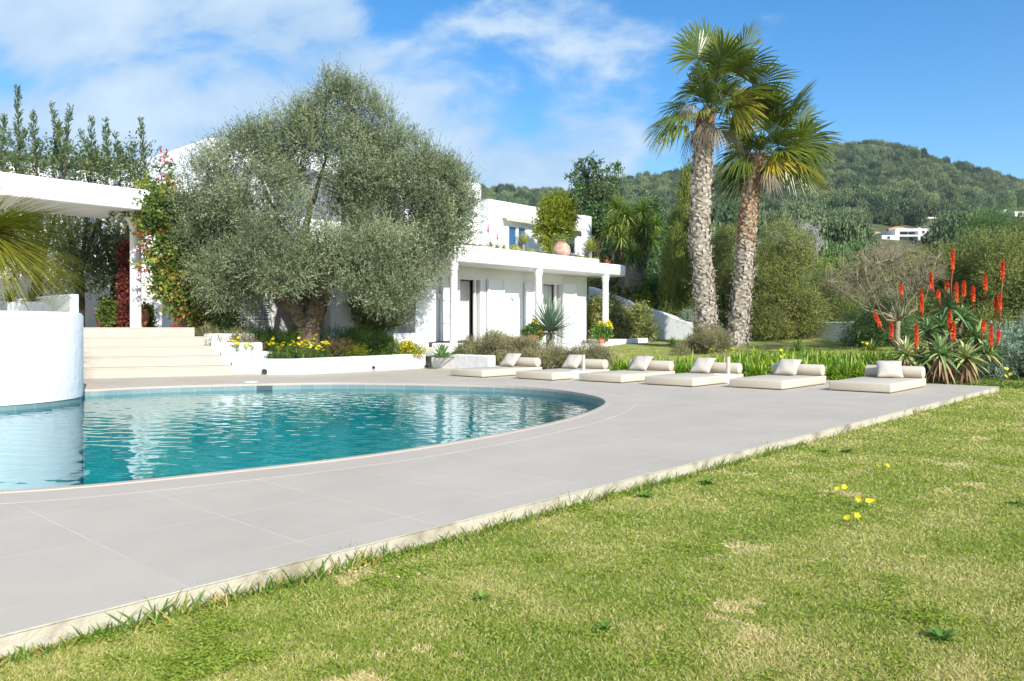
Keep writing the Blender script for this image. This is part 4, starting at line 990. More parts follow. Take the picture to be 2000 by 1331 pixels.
def fan_palm(name, label, base, path, wid, crown_c, seed, spec, dead, brown_from=None, top=None):
    rng = np.random.default_rng(seed); t = thing('fan_palm', label, 'palm', base)
    core, bt, u = palm_trunk(path, wid, seed); cr = core.build('trunk', 'bark_grey', t, smooth=True)
    q, v = bt; zc = q[:, :, 2].mean(1); lb = leaves('leaf_bases', bt, 'boots', cr)
    if brown_from is not None:
        mk = zc + rng.normal(size=len(zc)) * .25 > brown_from
        lb.data.materials.append(M['boots_brown']); lb.data.polygons.foreach_set('material_index', mk.astype(np.int32))
    qs = []
    for (dx, dz, dy, pet, R, droop, vv) in spec:
        d = np.array([dx, dy, dz], float); qs.append(fan(rng, crown_c + norm(d) * .1, d, pet, R, droop=droop, v=vv, nl=36, half=1.3 + .4 * rng.random(), tipdry=.12, cup=.05 + .2 * rng.random(), roll=.55))
    for i in range(0, len(spec), 3):                                  # more leaves inside and behind
        dx, dz, dy, pet, R, droop, vv = spec[i]; d = np.array([dx, -dy if dy > -.5 else dy * .6, dz], float) + rng.normal(size=3) * .28
        qs.append(fan(rng, crown_c + norm(d) * .1, d, pet * .72, R * .98, droop=droop * 1.15, v=max(.15, vv - .12) if vv < .8 else .4, nl=36, half=1.35, tipdry=.1, cup=.2 * rng.random(), roll=.8))
    leaves('crown', cat(*qs), 'palm', t)
    qs = [fan(rng, crown_c + UP * (-.15 + .2 * rng.random()), d, pet * 1.1, R * .95, droop=dr, v=.3 + .5 * rng.random(), nl=30, half=.9, tipdry=.1) for d, pet, R, dr in dead]
    leaves('dead_fronds', cat(*qs), 'palm_dead', t); return t
Y1 = 23.0; rp = np.random.default_rng(3)
base1 = P(1385, 662, Y1); base1[2] = float(ground(base1[0], base1[1]))
def spec_from(c, Y, items):
    out_ = []
    for px, py, dy, R, droop, v in items:
        R = R * 1.19   # tip of the leaf in the picture, depth lean, fan radius
        e_ = P(px, py, Y) - c; e_[1] = 0; reach = np.linalg.norm(e_); d = np.array([e_[0], dy * reach, e_[2] + .12 * reach]); tot = np.linalg.norm(d)
        out_.append((d[0], d[2], d[1], max(.3, tot - R * 1.02), R * 1.12, droop, v))
    return out_
c1 = P(1383, 222, Y1)
it1 = [(1382, 28, .1, .85, .1, .3), (1340, 62, -.3, .9, .25, .35), (1432, 40, .2, .85, .15, .45), (1472, 52, -.1, .85, .2, .5), (1345, 120, -.5, .85, .5, .35), (1500, 105, .3, .95, .25, .45), (1515, 140, -.4, 1.0, .3, .5), (1505, 175, -.2, .9, .35, .62), (1455, 110, -.8, .95, .3, .4), (1405, 90, -.7, .95, .3, .4),
       (1355, 160, -.8, .85, .4, .3), (1280, 275, -.2, .8, .55, .6), (1270, 230, .3, .75, .6, .55), (1345, 225, -1.1, .7, .45, .62), (1460, 200, -.8, .75, .3, .88), (1490, 215, .2, .8, .5, .45), (1420, 140, .9, .9, .3, .3), (1360, 110, .8, .9, .3, .3), (1480, 150, .8, .95, .3, .35), (1310, 180, .6, .8, .5, .4),
       (1395, 60, .5, .9, .2, .35), (1450, 75, .4, .9, .2, .4), (1430, 165, -.9, .8, .35, .45), (1375, 190, -1.2, .75, .4, .35), (1385, 130, -.2, .9, .3, .3)]
dead1 = [(np.array([-.6, -.4, .35]), .55, .7, 1.1), (np.array([.75, .1, -.45]), .5, .8, .8), (np.array([-.35, -.8, -.6]), .45, .6, 1.0), (np.array([.2, -.9, -.7]), .4, .6, .9), (np.array([-.6, .5, -.5]), .45, .6, .9), (np.array([.4, .8, -.4]), .5, .7, .9), (np.array([.1, -.5, .6]), .6, .5, 1.2)]
fan_palm('fan_palm', 'taller fan palm with pale grey trunk, standing left of its twin', base1, [base1 - UP * .1, P(1379, 640, Y1), P(1375, 560, Y1), P(1366, 470, Y1), P(1369, 380, Y1), P(1373, 300, Y1), P(1378, 222, Y1)],
         [.44, .34, .298, .292, .286, .28, .25], c1, 21, spec_from(c1, Y1, it1), dead1, brown_from=P(1372, 270, Y1)[2])
Y2 = 23.8; base2 = P(1438, 690, Y2); base2[2] = float(ground(base2[0], base2[1])); c2 = P(1482, 310, Y2)
it2 = [(1520, 150, .2, .9, .15, .4), (1565, 165, -.2, .95, .2, .45), (1605, 200, .1, 1.0, .25, .4), (1612, 260, -.3, .95, .3, .4), (1600, 340, -.3, .85, .55, .72), (1540, 200, -.8, .95, .3, .4), (1500, 215, -.9, .9, .3, .4), (1480, 180, .5, .9, .2, .3), (1430, 230, .1, .85, .35, .35), (1415, 300, -.2, .85, .6, .3),
       (1420, 375, .4, .9, .5, .2), (1400, 340, .7, .9, .55, .2), (1520, 320, -1.0, .7, .35, .9), (1560, 290, -.7, .85, .35, .55), (1575, 235, .6, .95, .3, .35), (1455, 260, -1.0, .85, .4, .4), (1540, 255, -.9, .9, .3, .45), (1450, 190, .6, .9, .25, .3), (1590, 300, .5, .9, .45, .45), (1500, 180, -.3, .9, .2, .42)]
dead2 = [(np.array([.2, -.8, -.5]), .45, .65, .9), (np.array([-.5, -.6, -.6]), .4, .6, .9), (np.array([.7, -.2, -.5]), .45, .6, .9), (np.array([-.6, .4, -.6]), .4, .6, .9), (np.array([.5, .6, -.5]), .45, .6, .9)]
fan_palm('fan_palm', 'shorter fan palm with browner leaning trunk, standing right of its twin', base2, [base2 - UP * .1, P(1442, 640, Y2), P(1450, 560, Y2), P(1457, 480, Y2), P(1462, 410, Y2), P(1470, 350, Y2), P(1480, 305, Y2)],
         [.33, .305, .293, .275, .263, .25, .215], c2, 22, spec_from(c2, Y2, it2), dead2, brown_from=P(1460, 470, Y2)[2])

# ------------------------------------------------------------------ grass tree in the round planter
rng = np.random.default_rng(31)
def needle_head(rng, c, n, L, W, e0, e1, droop, axis=None): return rosette(rng, c, n, L, W, e0, e1, droop, axis, K=6, fold=.2, vr=(0, 1), taper='needle')
cg = P(-35, 458, 12.2); t = thing('grass_tree', 'golden green grass tree with long needle leaves in the round planter', 'grass tree', np.array([cg[0], cg[1], 1.08]))
MB().tube([np.array([cg[0], cg[1], 1.05]), np.array([cg[0] + .02, cg[1], 1.7]), cg], [.14, .13, .12], 14).build('trunk', 'bark', t, smooth=True)
n = 950; az = -.3 + rng.normal(size=n) * 1.2; el = rng.uniform(-.75, .85, n)
el = np.where(rng.random(n) < .75, np.where(rng.random(n) < .5, rng.normal(size=n) * .22 + .42, rng.normal(size=n) * .15 - .28), el)
d = np.stack([np.cos(az) * np.cos(el), np.sin(az) * np.cos(el), np.sin(el)], 1); u = np.linspace(0, 1, 7); LL = 1.25 + .5 * rng.random(n)
pts = cg + d[:, None, :] * (u[None, :, None] * LL[:, None, None]); pts[:, :, 2] -= (.12 + .25 * rng.random(n))[:, None] * (u ** 2)[None] * LL[:, None]
sidev = norm(np.cross(d, UP)); leaves('crown', strips(pts, sidev, .014 * np.array([1, 1, .9, .8, .6, .4, .05]), np.clip(.25 + .6 * (rng.random(n) - .1) - .25 * (el > 0), 0, 1), .3, np.cross(sidev, d)), 'spiky', t)
# small plants along the straight planter
for i, (px, lab) in enumerate(((20, 'yellow green spiky plant at the far left of the straight planter'), (62, 'yellow green spiky plant in the straight planter, nearer its open end'))):
    c = P(px, 590, 13.35); c[2] = hb - .12; t = thing('planter_plant', lab, 'plant', c)
    leaves('foliage', rosette(rng, c, 46, .38, .03, .1, 1.4, .3), 'yucca_gold', t)

# ------------------------------------------------------------------ shoots and trees behind the pergola
def shoot_tree(label, tx, tbase, tips, low, seed):
    rng = np.random.default_rng(seed); tt = -22.9; b = anp(tx, tt); b[2] = .95; Y = b[1]
    t = thing('garden_tree', label, 'tree', b, 'trees behind the porch'); st = []; qs = []; bl = []
    fork = P(tx + 4, 540, Y); st.append(trunk_mesh([b, (b + fork) / 2, fork], [.17, .14, .11], seed, 12, .12))
    for px, py, hh in tips:
        tip = P(px, py, Y + rng.uniform(-.6, .8)); bot = P(px + rng.normal() * 16, py + hh, tip[1]); m1 = (fork * .5 + bot * .5) + np.array([0, 0, -.2])
        st.append(MB().tube([fork, m1, bot, (bot + tip) / 2, tip], [.06, .04, .02, .012, .004], 6))
        m = int(5.2 * hh / 5); u = rng.random(m) ** .75; c = bot + (tip - bot) * u[:, None]; a = rng.random(m) * 6.28
        d = np.stack([np.cos(a), np.sin(a) * .7, .9 + .5 * rng.random(m)], 1); taper = np.clip(1.25 - .55 * u, .4, 1.1)
        d1 = norm(d); q = []
        for kk in range(2):
            p0 = c + d1 * ((.02 + .075 * kk) * taper)[:, None]
            qs.append(make_leaf(rng, p0, norm(d1 + rnd_dir(rng, m) * .4 + UP * .1), .125 * taper, .042 * taper, .25 + .5 * rng.random(m)))
        bl.append((*(bot - UP * .12), .26, .28, .26))
    for px, py, rp in low: bl.append(blob_px(px, py, Y + rng.uniform(-.5, .6), rp))
    ups = [b for b in bl if b[2] > 3.6]; lws = [b for b in bl if b[2] <= 3.6]
    qs.append(crown(rng, ups, 34 * len(ups), 7, .26, .085, .04, up=.7, spread=.8, shell=(.2, 1.15), vs=.9))
    bl = lws; qs.append(crown(rng, bl, 120 * len(bl), 7, .26, .085, .04, up=.6, spread=.8, shell=(.2, 1.1), vs=.9))
    merge(*st).build('trunk', 'bark_dark', t, smooth=True); leaves('crown', cat(*qs), 'shoot', t)
shoot_tree('leafy tree behind the porch at the far left, with the highest shoot', 70, 600, [(34, 172, 130), (8, 228, 90), (64, 222, 100), (100, 205, 120), (50, 255, 70), (-25, 200, 120)],
           [(10, 290, 34), (45, 300, 36), (85, 310, 34), (20, 340, 26), (70, 345, 26), (110, 340, 24), (20, 470, 34), (60, 450, 38), (100, 450, 36), (95, 490, 40), (120, 520, 36), (30, 520, 34), (110, 560, 28), (-30, 330, 40), (-30, 470, 40)], 41)
shoot_tree('leafy tree behind the porch, standing between the other two', 152, 600, [(138, 208, 120), (178, 232, 90), (205, 236, 100), (118, 240, 80), (158, 260, 60)],
           [(130, 300, 28), (165, 320, 28), (150, 345, 24), (190, 330, 24), (150, 460, 34), (185, 450, 36), (160, 500, 38), (195, 500, 36), (140, 540, 32), (180, 545, 26), (205, 560, 18)], 42)
shoot_tree('leafy tree behind the porch, closest to the round column', 222, 600, [(225, 262, 70), (274, 236, 100), (252, 290, 60), (190, 290, 50), (235, 300, 50)],
           [(215, 325, 26), (250, 320, 30), (270, 310, 28), (240, 350, 24), (262, 345, 24), (210, 350, 22), (215, 455, 34), (240, 470, 30), (220, 500, 32), (235, 530, 26), (205, 530, 24)], 43)

# ------------------------------------------------------------------ bougainvillea and red creeper
def climber(name, label, base, path_list, blobs, twigs, seed, mat, ll, lw, bract=None, per=7, tl=.22):
    rng = np.random.default_rng(seed); t = thing(name, label, 'climbing plant', base); st = MB()
    for pth, r in path_list: st = merge(st, trunk_mesh(pth, np.linspace(r, r * .4, len(pth)), seed, 9, .2))
    st.build('stem', 'bark', t, smooth=True); leaves('foliage', crown(rng, blobs, twigs, per, tl, ll, lw, up=-.1, spread=.9, shell=(.1, 1.1), vs=.9), mat, t)
    if bract:
        b = np.array([blob_px(x, y, Y, r) for x, y, Y, r in bract]); leaves('flowers', crown(rng, b, 9 * len(b), 5, .06, .044, .036, up=0, spread=1, shell=(.2, 1.2)), 'bract', t)
YB = 19.2; bb = P(418, 652, 18.9)
bl = [blob_px(x, y, YB + dy, r) for x, y, dy, r in ((300, 400, -.2, 22), (325, 385, 0, 20), (332, 350, .4, 9), (325, 325, .4, 7), (330, 420, -.2, 32), (300, 430, -.1, 24), (350, 440, 0, 34), (330, 470, -.1, 32), (360, 480, 0, 30), (340, 510, -.1, 32), (330, 540, -.1, 28), (355, 545, -.1, 34), (345, 575, -.2, 28), (370, 580, -.2, 30), (390, 560, 0, 28), (365, 610, -.3, 24), (395, 605, -.2, 26), (410, 630, -.2, 22), (385, 525, .2, 26), (290, 370, 0, 16), (275, 385, 0, 10),
     (318, 555, -.2, 14), (316, 525, -.2, 14), (380, 410, .3, 22), (285, 455, -.2, 10), (290, 500, -.2, 9), (282, 520, -.2, 8), (265, 410, -.25, 7), (245, 408, -.25, 6), (228, 409, -.25, 6), (440, 620, -.2, 20), (430, 600, -.1, 16))]
climber('bougainvillea', 'bougainvillea with yellowing leaves and red flowers climbing the porch corner', bb,
        [([bb, P(405, 620, 19), P(392, 570, 19.1), P(385, 520, 19.2), P(378, 440, 19.4), P(350, 380, 19.4)], .06), ([bb, P(425, 600, 19), P(440, 560, 19.1)], .03)], bl, 3700, 51, 'boug', .09, .06,
        [(322, 308, YB, 12), (318, 320, YB, 7), (312, 345, YB, 8), (340, 358, YB, 10), (247, 380, 18.9, 6), (320, 443, 18.8, 9), (283, 458, 18.8, 10), (279, 485, 18.8, 9), (371, 455, 18.9, 6), (362, 490, 18.9, 5), (345, 545, 18.7, 7), (358, 553, 18.7, 7), (380, 590, 18.7, 6), (347, 632, 18.6, 9), (360, 608, 18.6, 7), (358, 620, 18.6, 5), (276, 530, 18.8, 8), (299, 507, 18.8, 6), (171, 415, 19, 3), (222, 419, 19, 3), (410, 611, 18.7, 6), (286, 500, 18.8, 5)])
rb = anp(247, -21.3, .98); Yr = rb[1]
climber('red_creeper', 'dark red leaved creeper on the post behind the round column', rb, [([rb, P(247, 560, Yr), P(249, 440, Yr)], .05)],
        [blob_px(246 + 4 * math.sin(y), y, Yr, 9 + 2 * math.cos(y * .7)) for y in range(480, 640, 9)], 1100, 52, 'redleaf', .07, .05, per=5, tl=.1)
# ------------------------------------------------------------------ planting round the house
def bush(name, label, base, blobs, twigs, mat, seed, per=7, tl=.2, ll=.06, lw=.03, up=.3, spread=.8, shell=(.3, 1.08), vs=.7, group=None, stem=None, catg='shrub', trunk_mat='bark_dark', out=1.0, nst=7):
    rng = np.random.default_rng(seed); t = thing(name, label, catg, base, group)
    st = MB(); b = np.asarray(base, float)
    bl = np.asarray(blobs, float); order = np.argsort(-bl[:, 3])[:nst]
    for i in order:
        tip = bl[i, :3]; mid = b * .5 + tip * .5 + rng.normal(size=3) * .05 * np.linalg.norm(tip - b); r = stem or max(.012, .03 * np.linalg.norm(tip - b))
        st.tube([b + rng.normal(size=3) * .03, mid, tip], [r, r * .7, r * .3], 7)
    st.build('stem' if catg == 'shrub' or catg == 'plant' else 'trunk', trunk_mat, t, smooth=True)
    leaves('foliage' if catg != 'tree' else 'crown', crown(rng, bl, twigs, per, tl, ll, lw, up=up, spread=spread, shell=shell, vs=vs, out=out), mat, t)
    return t
def gz(p, d=0.0): q = np.array(p, float); q[2] = float(ground(q[0], q[1])) + d; return q
def blobs_from(Y, items, seed=0, jy=.4):
    r = np.random.default_rng(seed); return [blob_px(x, y, Y + r.uniform(-jy, jy), s) for x, y, s in items]
def fillblobs(Y, poly, n, r0, r1, seed, jy=.6):
    """blobs scattered through an outline given in the picture, at a depth range"""
    rg = np.random.default_rng(seed); poly = np.array(poly, float); o = []
    lo, hi = poly.min(0), poly.max(0)
    while len(o) < n:
        x, y = rg.uniform(lo[0], hi[0]), rg.uniform(lo[1], hi[1]); ins = False
        for i in range(len(poly)):
            (x0, y0), (x1, y1) = poly[i - 1], poly[i]
            if (y0 > y) != (y1 > y) and x < (x1 - x0) * (y - y0) / (y1 - y0) + x0: ins = not ins
        if ins: o.append(blob_px(x, y, Y + rg.uniform(-jy, jy), rg.uniform(r0, r1)))
    return o

# roof terrace plants (on the slab planter)
ZP = 3.13; tP = -15.42
def pt(px): 
    p = anp(px, tP, ZP); p[2] = ZP; return p
def barrel(c, r, label):
    q = []; v = []; n, m = 22, 9
    def pnt(i, j):
        a = i / n * 6.283; e_ = -.6 + (j / m) * (1.5708 + .6); rr = r * (1 + (.09 if i % 2 else -.05)) ; return c + np.array([rr * math.cos(e_) * math.cos(a), rr * math.cos(e_) * math.sin(a), r * .95 * math.sin(e_) + r * .55])
    for i in range(n):
        for j in range(m): q.append([pnt(i, j), pnt(i + 1, j), pnt(i + 1, j + 1), pnt(i, j + 1)]); v.append(.45 if i % 2 else .75)
    rg = np.random.default_rng(int(abs(c[0]) * 1000)); k = 420; i = rg.integers(0, n, k) | 1; j = rg.random(k) * m; p = np.array([pnt(a, b) for a, b in zip(i, j)]); d = norm(p - c - np.array([0, 0, r * .55]) + rg.normal(size=(k, 3)) * r * .4)
    t = tag(leaves('barrel_cactus', cat((np.array(q), np.array(v)), make_leaf(rg, p, d, r * .35, .008, .95)), 'cactus', loc=c), label, 'cactus', 'barrel cacti along the roof terrace edge')
for px, r, lab in ((903.5, .085, 'golden barrel cactus nearest the olive on the roof terrace edge'), (912, .10, 'second golden barrel cactus from the olive on the roof terrace edge'), (925, .105, 'third golden barrel cactus from the olive on the roof terrace edge'), (937, .10, 'golden barrel cactus next to the dry aloes on the roof terrace'),
                   (1006, .165, 'biggest green barrel cactus, below the blue terrace window'), (1037, .125, 'green barrel cactus between the small yucca and the big urn'), (1163, .10, 'small barrel cactus beside the golden yucca at the terrace corner')): barrel(pt(px), r, lab)
rng = np.random.default_rng(61)
def aloe_small(px, sc, stalk, label):
    c = pt(px); t = thing('candelabra_aloe', label, 'aloe', c, 'dry aloes on the roof terrace')
    MB().tube([c, c + UP * .17 * sc + NX * .01], [.022, .018], 8).build('stem', 'bark', t, smooth=True)
    leaves('foliage', rosette(rng, c + UP * .17 * sc, 26, .26 * sc, .035, -.9, 1.2, .5, vr=(.5, 1)), 'aloe', t)
    if stalk is not None:
        e_ = P(stalk[0], stalk[1] + 8, c[1]); q = MB().tube([c + UP * .15, (c + UP * .15) * .5 + e_ * .5 + AX * .04, e_], [.012, .010, .009], 6).build('flower_stalk', 'bark', t)
        n = 80; u = rng.random(n); p = e_ + UP * (u * .2 - .03)[:, None]; a = rng.random(n) * 6.28; d = np.stack([np.cos(a), np.sin(a), -.8 - .5 * rng.random(n)], 1)
        leaves('flower_head', make_leaf(rng, p, d, .06 * (1.2 - u), .018, rng.random(n)), 'flower', q)
aloe_small(958, 1.1, (954, 442), 'dry aloe with the taller red flower stalk on the roof terrace'); aloe_small(971, .9, (971, 455), 'dry aloe with the shorter red flower stalk on the roof terrace'); aloe_small(984, .95, None, 'dry aloe without a flower stalk on the roof terrace')
def tree_yucca(name, label, c, hgt, r, n, L, W, mat, e0=-.1, e1=1.5, droop=.1, tm='bark_grey', catg='yucca', kseed=0):
    rg = np.random.default_rng(70 + kseed); t = thing(name, label, catg, c)
    trunk_mesh([c - UP * .02, c + UP * hgt * .5, c + UP * hgt], [r * 1.15, r, r * .9], 70 + kseed, 14, .12).build('trunk', tm, t, smooth=True)
    leaves('crown', rosette(rg, c + UP * hgt, n, L, W, e0, e1, droop, vr=(.1, 1)), mat, t); return t
tree_yucca('small_yucca', 'small golden yucca on a short trunk in front of the blue terrace window', pt(1022.5), .30, .04, 60, .42, .028, 'yucca_gold', .5, 1.5, .02, kseed=1)
tree_yucca('small_yucca', 'golden yucca with the thicker trunk at the right corner of the roof terrace', pt(1152.5), .38, .055, 110, .50, .03, 'yucca_gold', -.2, 1.5, .05, kseed=2)
# urn with a cycad
uc = pt(1097); uc = uc + UP * .02; t = thing('terracotta_urn', 'big round terracotta urn on the roof terrace edge', 'urn', uc)
MB().lathe(uc, [(.15, 0), (.23, .06), (.275, .16), (.28, .24), (.25, .36), (.17, .46), (.125, .50), (.12, .53), (.14, .55), (.14, .57), (.11, .57), (.10, .52)], 36).build('body', 'terracotta_pale', t, smooth='auto')
rng = np.random.default_rng(62)
t = thing('cycad', 'dark green cycad growing out of the terracotta urn', 'cycad', uc + UP * .52); c = uc + UP * .52; qs = []
MB().lathe(c - UP * .04, [(.05, 0), (.06, .06), (.03, .10)], 12).build('stem', 'bark', t)
for i in range(26):
    a = i * 2.4; e_ = .1 + 1.2 * i / 26; d = np.array([math.cos(a) * math.cos(e_), math.sin(a) * math.cos(e_), math.sin(e_)]); u = np.linspace(.1, 1, 22); p = c + d * (u[:, None] * .48); p[:, 2] -= .22 * u ** 2
    sdv = norm(np.cross(d, UP))
    for sg_ in (1, -1): qs.append(make_leaf(rng, p, norm(sdv * sg_ + d * .7 - UP * .15), .10 * np.sin(u * 2.9 + .15), .012, .3 + .4 * rng.random(22)))
leaves('fronds', cat(*qs), 'yucca', t)
# terrace climber, ground cover, red aloe at the corner
cb_ = anp(1085, -17.6, 3.09); cb_[2] = 3.09; Yc = cb_[1]
bush('terrace_bush', 'tall leafy bush behind the urn, partly hiding the upper wall', cb_, blobs_from(Yc, [(1078, 430, 24), (1065, 440, 18), (1095, 425, 24), (1085, 452, 24), (1075, 470, 18), (1100, 450, 18), (1110, 430, 14), (1090, 405, 20), (1070, 410, 16), (1075, 490, 14), (1083, 500, 12), (1060, 455, 14), (1095, 392, 12), (1108, 408, 12), (1118, 425, 8)], 1), 2600, 'lime', 63, ll=.075, lw=.045)
Yb = anp(1090, -26, 3)[1]
bush('amber_tree', 'olive brown leaved tree top behind the upper roof', gz(P(1092, 620, Yb)), blobs_from(Yb, [(1070, 402, 14), (1085, 396, 16), (1100, 398, 16), (1112, 402, 14), (1120, 410, 12), (1092, 412, 18)], 2), 1400, 'boug', 64, ll=.09, lw=.055, catg='tree')
rng = np.random.default_rng(65)
for px, lab in ((1052, 'dry brown succulent just before the urn'), (1065, 'dry brown succulent touching the urn')):
    c = pt(px); leaves_ = cat(*[rosette(rng, c + np.array([rng.normal() * .09, rng.normal() * .04, 0]), 16, .13, .03, -.2, 1.3, .3, vr=(.6, 1)) for _ in range(4)]); tag(leaves('succulent', leaves_, 'bedbrown', loc=c), lab, 'succulent', 'low succulents along the roof terrace')
for px, lab in ((1122, 'green cushion plant to the right of the urn on the roof terrace'), (1137, 'green cushion plant next to the golden yucca on the roof terrace')):
    c = pt(px); tag(leaves('cushion_plant', crown(rng, [(*(c + UP * .02 + AX * x), .16, .1, .09) for x in (-.12, .1)], 360, 5, .05, .04, .02, up=.5), 'lime', loc=c), lab, 'plant', 'low succulents along the roof terrace')
c = anp(1187, -15.3, 3.08); c[2] = 3.07
tag(leaves('red_aloe', rosette(rng, c, 9, .30, .06, .1, 1.4, .1, vr=(.3, 1)), 'orange_leaf', loc=c), 'red leaved aloe on the bare corner of the roof slab', 'aloe')

# front of the house: blue yucca, pots, agaves, lavender
Yy = 19.9; yb = P(1075, 672, Yy); yb[2] = float(ground(yb[0], yb[1])) + .05
t = thing('blue_yucca', 'blue green spiky yucca on a stout trunk before the doors', 'yucca', yb); yt = P(1074, 652, Yy); rng = np.random.default_rng(66)
trunk_mesh([yb - UP * .1, (yb + yt) / 2, yt], [.13, .115, .09], 66, 18, .12).build('trunk', 'bark_grey', t, smooth=True)
leaves('crown', cat(rosette(rng, yt + UP * .04, 170, .98, .036, .15, 1.5, .03, vr=(.1, .7)), rosette(rng, yt, 50, .90, .03, -.25, .3, .10, vr=(.55, 1))), 'yucca_blue', t)
def pot_plant(px, py, Y, r, h, label, plabel, mat, blobs, seed):
    c = P(px, py, Y); c[2] = max(c[2], float(ground(c[0], c[1]))); t = thing('terracotta_pot', label, 'pot', c, 'terracotta pots by the villa')
    MB().lathe(c, [(r * .55, 0), (r * .6, .01), (r * .95, h * .55), (r, h * .8), (r * .93, h * .93), (r, h * .95), (r, h), (r * .85, h), (r * .83, h * .9)], 28).build('body', 'terracotta', t, smooth='auto')
    MB().lathe(c, [(.001, h * .88), (r * .84, h * .89)], 20).build('soil', 'soil', t)
    PP.append(bush('potted_plant', plabel, c + UP * h * .9, blobs, 520, mat, seed, ll=.06, lw=.035, catg='plant', tl=.1))
PP = []
Yp = 25.6; pot_plant(1175.5, 674, Yp, .155, .27, 'terracotta pot below the last white column', 'green and yellow plant in the pot below the last column', 'green', blobs_from(Yp, [(1166, 650, 8), (1176, 646, 9), (1186, 650, 8), (1176, 655, 10)], 3, .1), 67)
bl = blobs_from(Yp, [(1180, 635, 4), (1172, 634, 4), (1192, 640, 4), (1189, 632, 3)], 3, .1); [leaves('flower_head', crown(np.random.default_rng(1 + i), [(*b[:3], .035, .035, .035)], 26, 5, .04, .05, .04), 'yellow', PP[-1]) for i, b in enumerate(bl)]
Yp = 22.4; pot_plant(1040, 668, Yp, .18, .2, 'terracotta pot half hidden behind the lavender mound', 'yellow green plant in the pot behind the lavender mound', 'green', blobs_from(Yp, [(1030, 652, 8), (1040, 650, 10), (1050, 652, 9), (1042, 644, 8)], 4, .1), 68)
bl = blobs_from(Yp, [(1046, 634, 6), (1036, 640, 5), (1055, 640, 5), (1058, 648, 4), (1044, 628, 4)], 4, .1); [leaves('flower_head', crown(np.random.default_rng(2 + i), [(*b[:3], .035, .035, .035)], 26, 5, .04, .05, .04), 'yellow', PP[-1]) for i, b in enumerate(bl)]
a_, b_ = anp(986, -15.0, ZT), anp(1024, -15.0, ZT); mb = MB().box(np.array([a_[0], a_[1], ZT]), AX * np.linalg.norm((b_ - a_)[:2]), NX * .3, UP * .22); mb.build
o = mb.build('planter_box', 'tan_wood', loc=a_, bevel=.01); tag(o, 'low tan planter box on the terrace behind the lavender', 'planter')
rng = np.random.default_rng(69)
for px, py, Y, L_, lab in ((864, 682, 18.9, .36, 'big bright green agave at the end of the yellow flowers'), (858, 688, 18.6, .22, 'small dark agave in front of the big bright one'), (900, 674, 19.6, .30, 'agave half hidden behind the lavender mound')):
    c = P(px, py, Y); c[2] = float(bedz(c[0], c[1])); tag(leaves('agave', rosette(rng, c, 28, L_, .085 * L_ / .3, -.05, 1.45, .02, fold=.35), 'agave', loc=c), lab, 'agave', 'agaves beside the flower bed')
bush('lavender_mound', 'largest mound of brownish lavender in front of the villa doors', gz(P(1000, 690, 19.4), .2), fillblobs(19.4, [(880, 696), (905, 674), (950, 668), (1000, 670), (1040, 680), (1075, 696), (1070, 706), (960, 708), (940, 698)], 46, 10, 17, 5, .5), 9500, 'lav', 70, per=7, tl=.15, ll=.05, lw=.009, up=.9, spread=.5, vs=.9, shell=(.4, 1.05))
bush('lavender_mound', 'smaller lavender mound behind the second and third mattress', gz(P(1130, 698, 18.9), .1), fillblobs(18.9, [(1062, 700), (1090, 682), (1140, 680), (1180, 690), (1192, 705), (1180, 722), (1090, 716)], 26, 9, 15, 6, .4), 4600, 'lav', 71, per=7, tl=.14, ll=.05, lw=.009, up=.9, spread=.5, vs=.9, shell=(.4, 1.05))
bush('lavender_mound', 'low lavender strip between the white wall end and the farthest mattress', gz(P(985, 705, 18.6), .1), fillblobs(18.5, [(955, 700), (985, 694), (1060, 700), (1095, 716), (1040, 722), (965, 712)], 18, 8, 12, 7, .3), 3000, 'lav', 72, per=7, tl=.13, ll=.05, lw=.009, up=.9, spread=.5, vs=.9, shell=(.4, 1.05))
# flower bed under the olive
def bedpos(px, dpx=0, dep=.4):
    k = (px - CX) / F
    y = 17.5
    for _ in range(30): y = np.interp(k * y, WX, WY) + dep
    return np.array([k * y, y, float(bedz(k * y, y))])
rng = np.random.default_rng(73)
def strap_clump(c, n, L, W, e0=.3, e1=1.5, droop=.55): return rosette(rng, c, n, L, W, e0, e1, droop, K=5, fold=.15, taper='strap', vr=(0, 1))
qs = []
for i in range(150):
    px = rng.uniform(432, 822); dep = rng.uniform(.1, 1.5) ; c = bedpos(px, 0, dep); qs.append(strap_clump(c, 22, rng.uniform(.22, .42), .012))
tag(leaves('bed_grass', cat(*qs), 'bedgreen'), 'dense green grasses and leaves of the flower bed', None, None, 'stuff')
for px, dep, r, mat, lab, tw in ((452, .75, .5, 'thyme', 'loose brown green shrub at the edge of the cream steps', 1500), (436, 1.5, .5, 'bedgreen', 'green shrub spilling over the stepped white side wall', 1300), (500, 1.3, .36, 'bedgreen', 'green shrub behind the yellow flowers, left of the olive trunk', 900), (560, 1.5, .36, 'green', 'feathery green plant just left of the olive trunk', 800), (652, .7, .26, 'bedbrown', 'brown dry plant right of the olive trunk', 700),
                             (700, 1.1, .42, 'bedgreen', 'dark green clump in the olive shade', 1100), (745, .8, .38, 'bedgreen', 'green clump beside the big yellow flower mass', 900), (690, .35, .2, 'lime', 'low yellow green plant spilling onto the planter wall', 500)):
    c = bedpos(px, 0, dep); bush('bed_plant', lab, c, [(*(c + np.array([rng.normal() * r * .6, rng.normal() * r * .3, r * (.2 + .6 * rng.random())])), r * .45, r * .45, r * .4) for _ in range(7)], tw, mat, int(px), ll=.06, lw=.012, up=.8, spread=.5, catg='plant', tl=.14)
fl0 = None
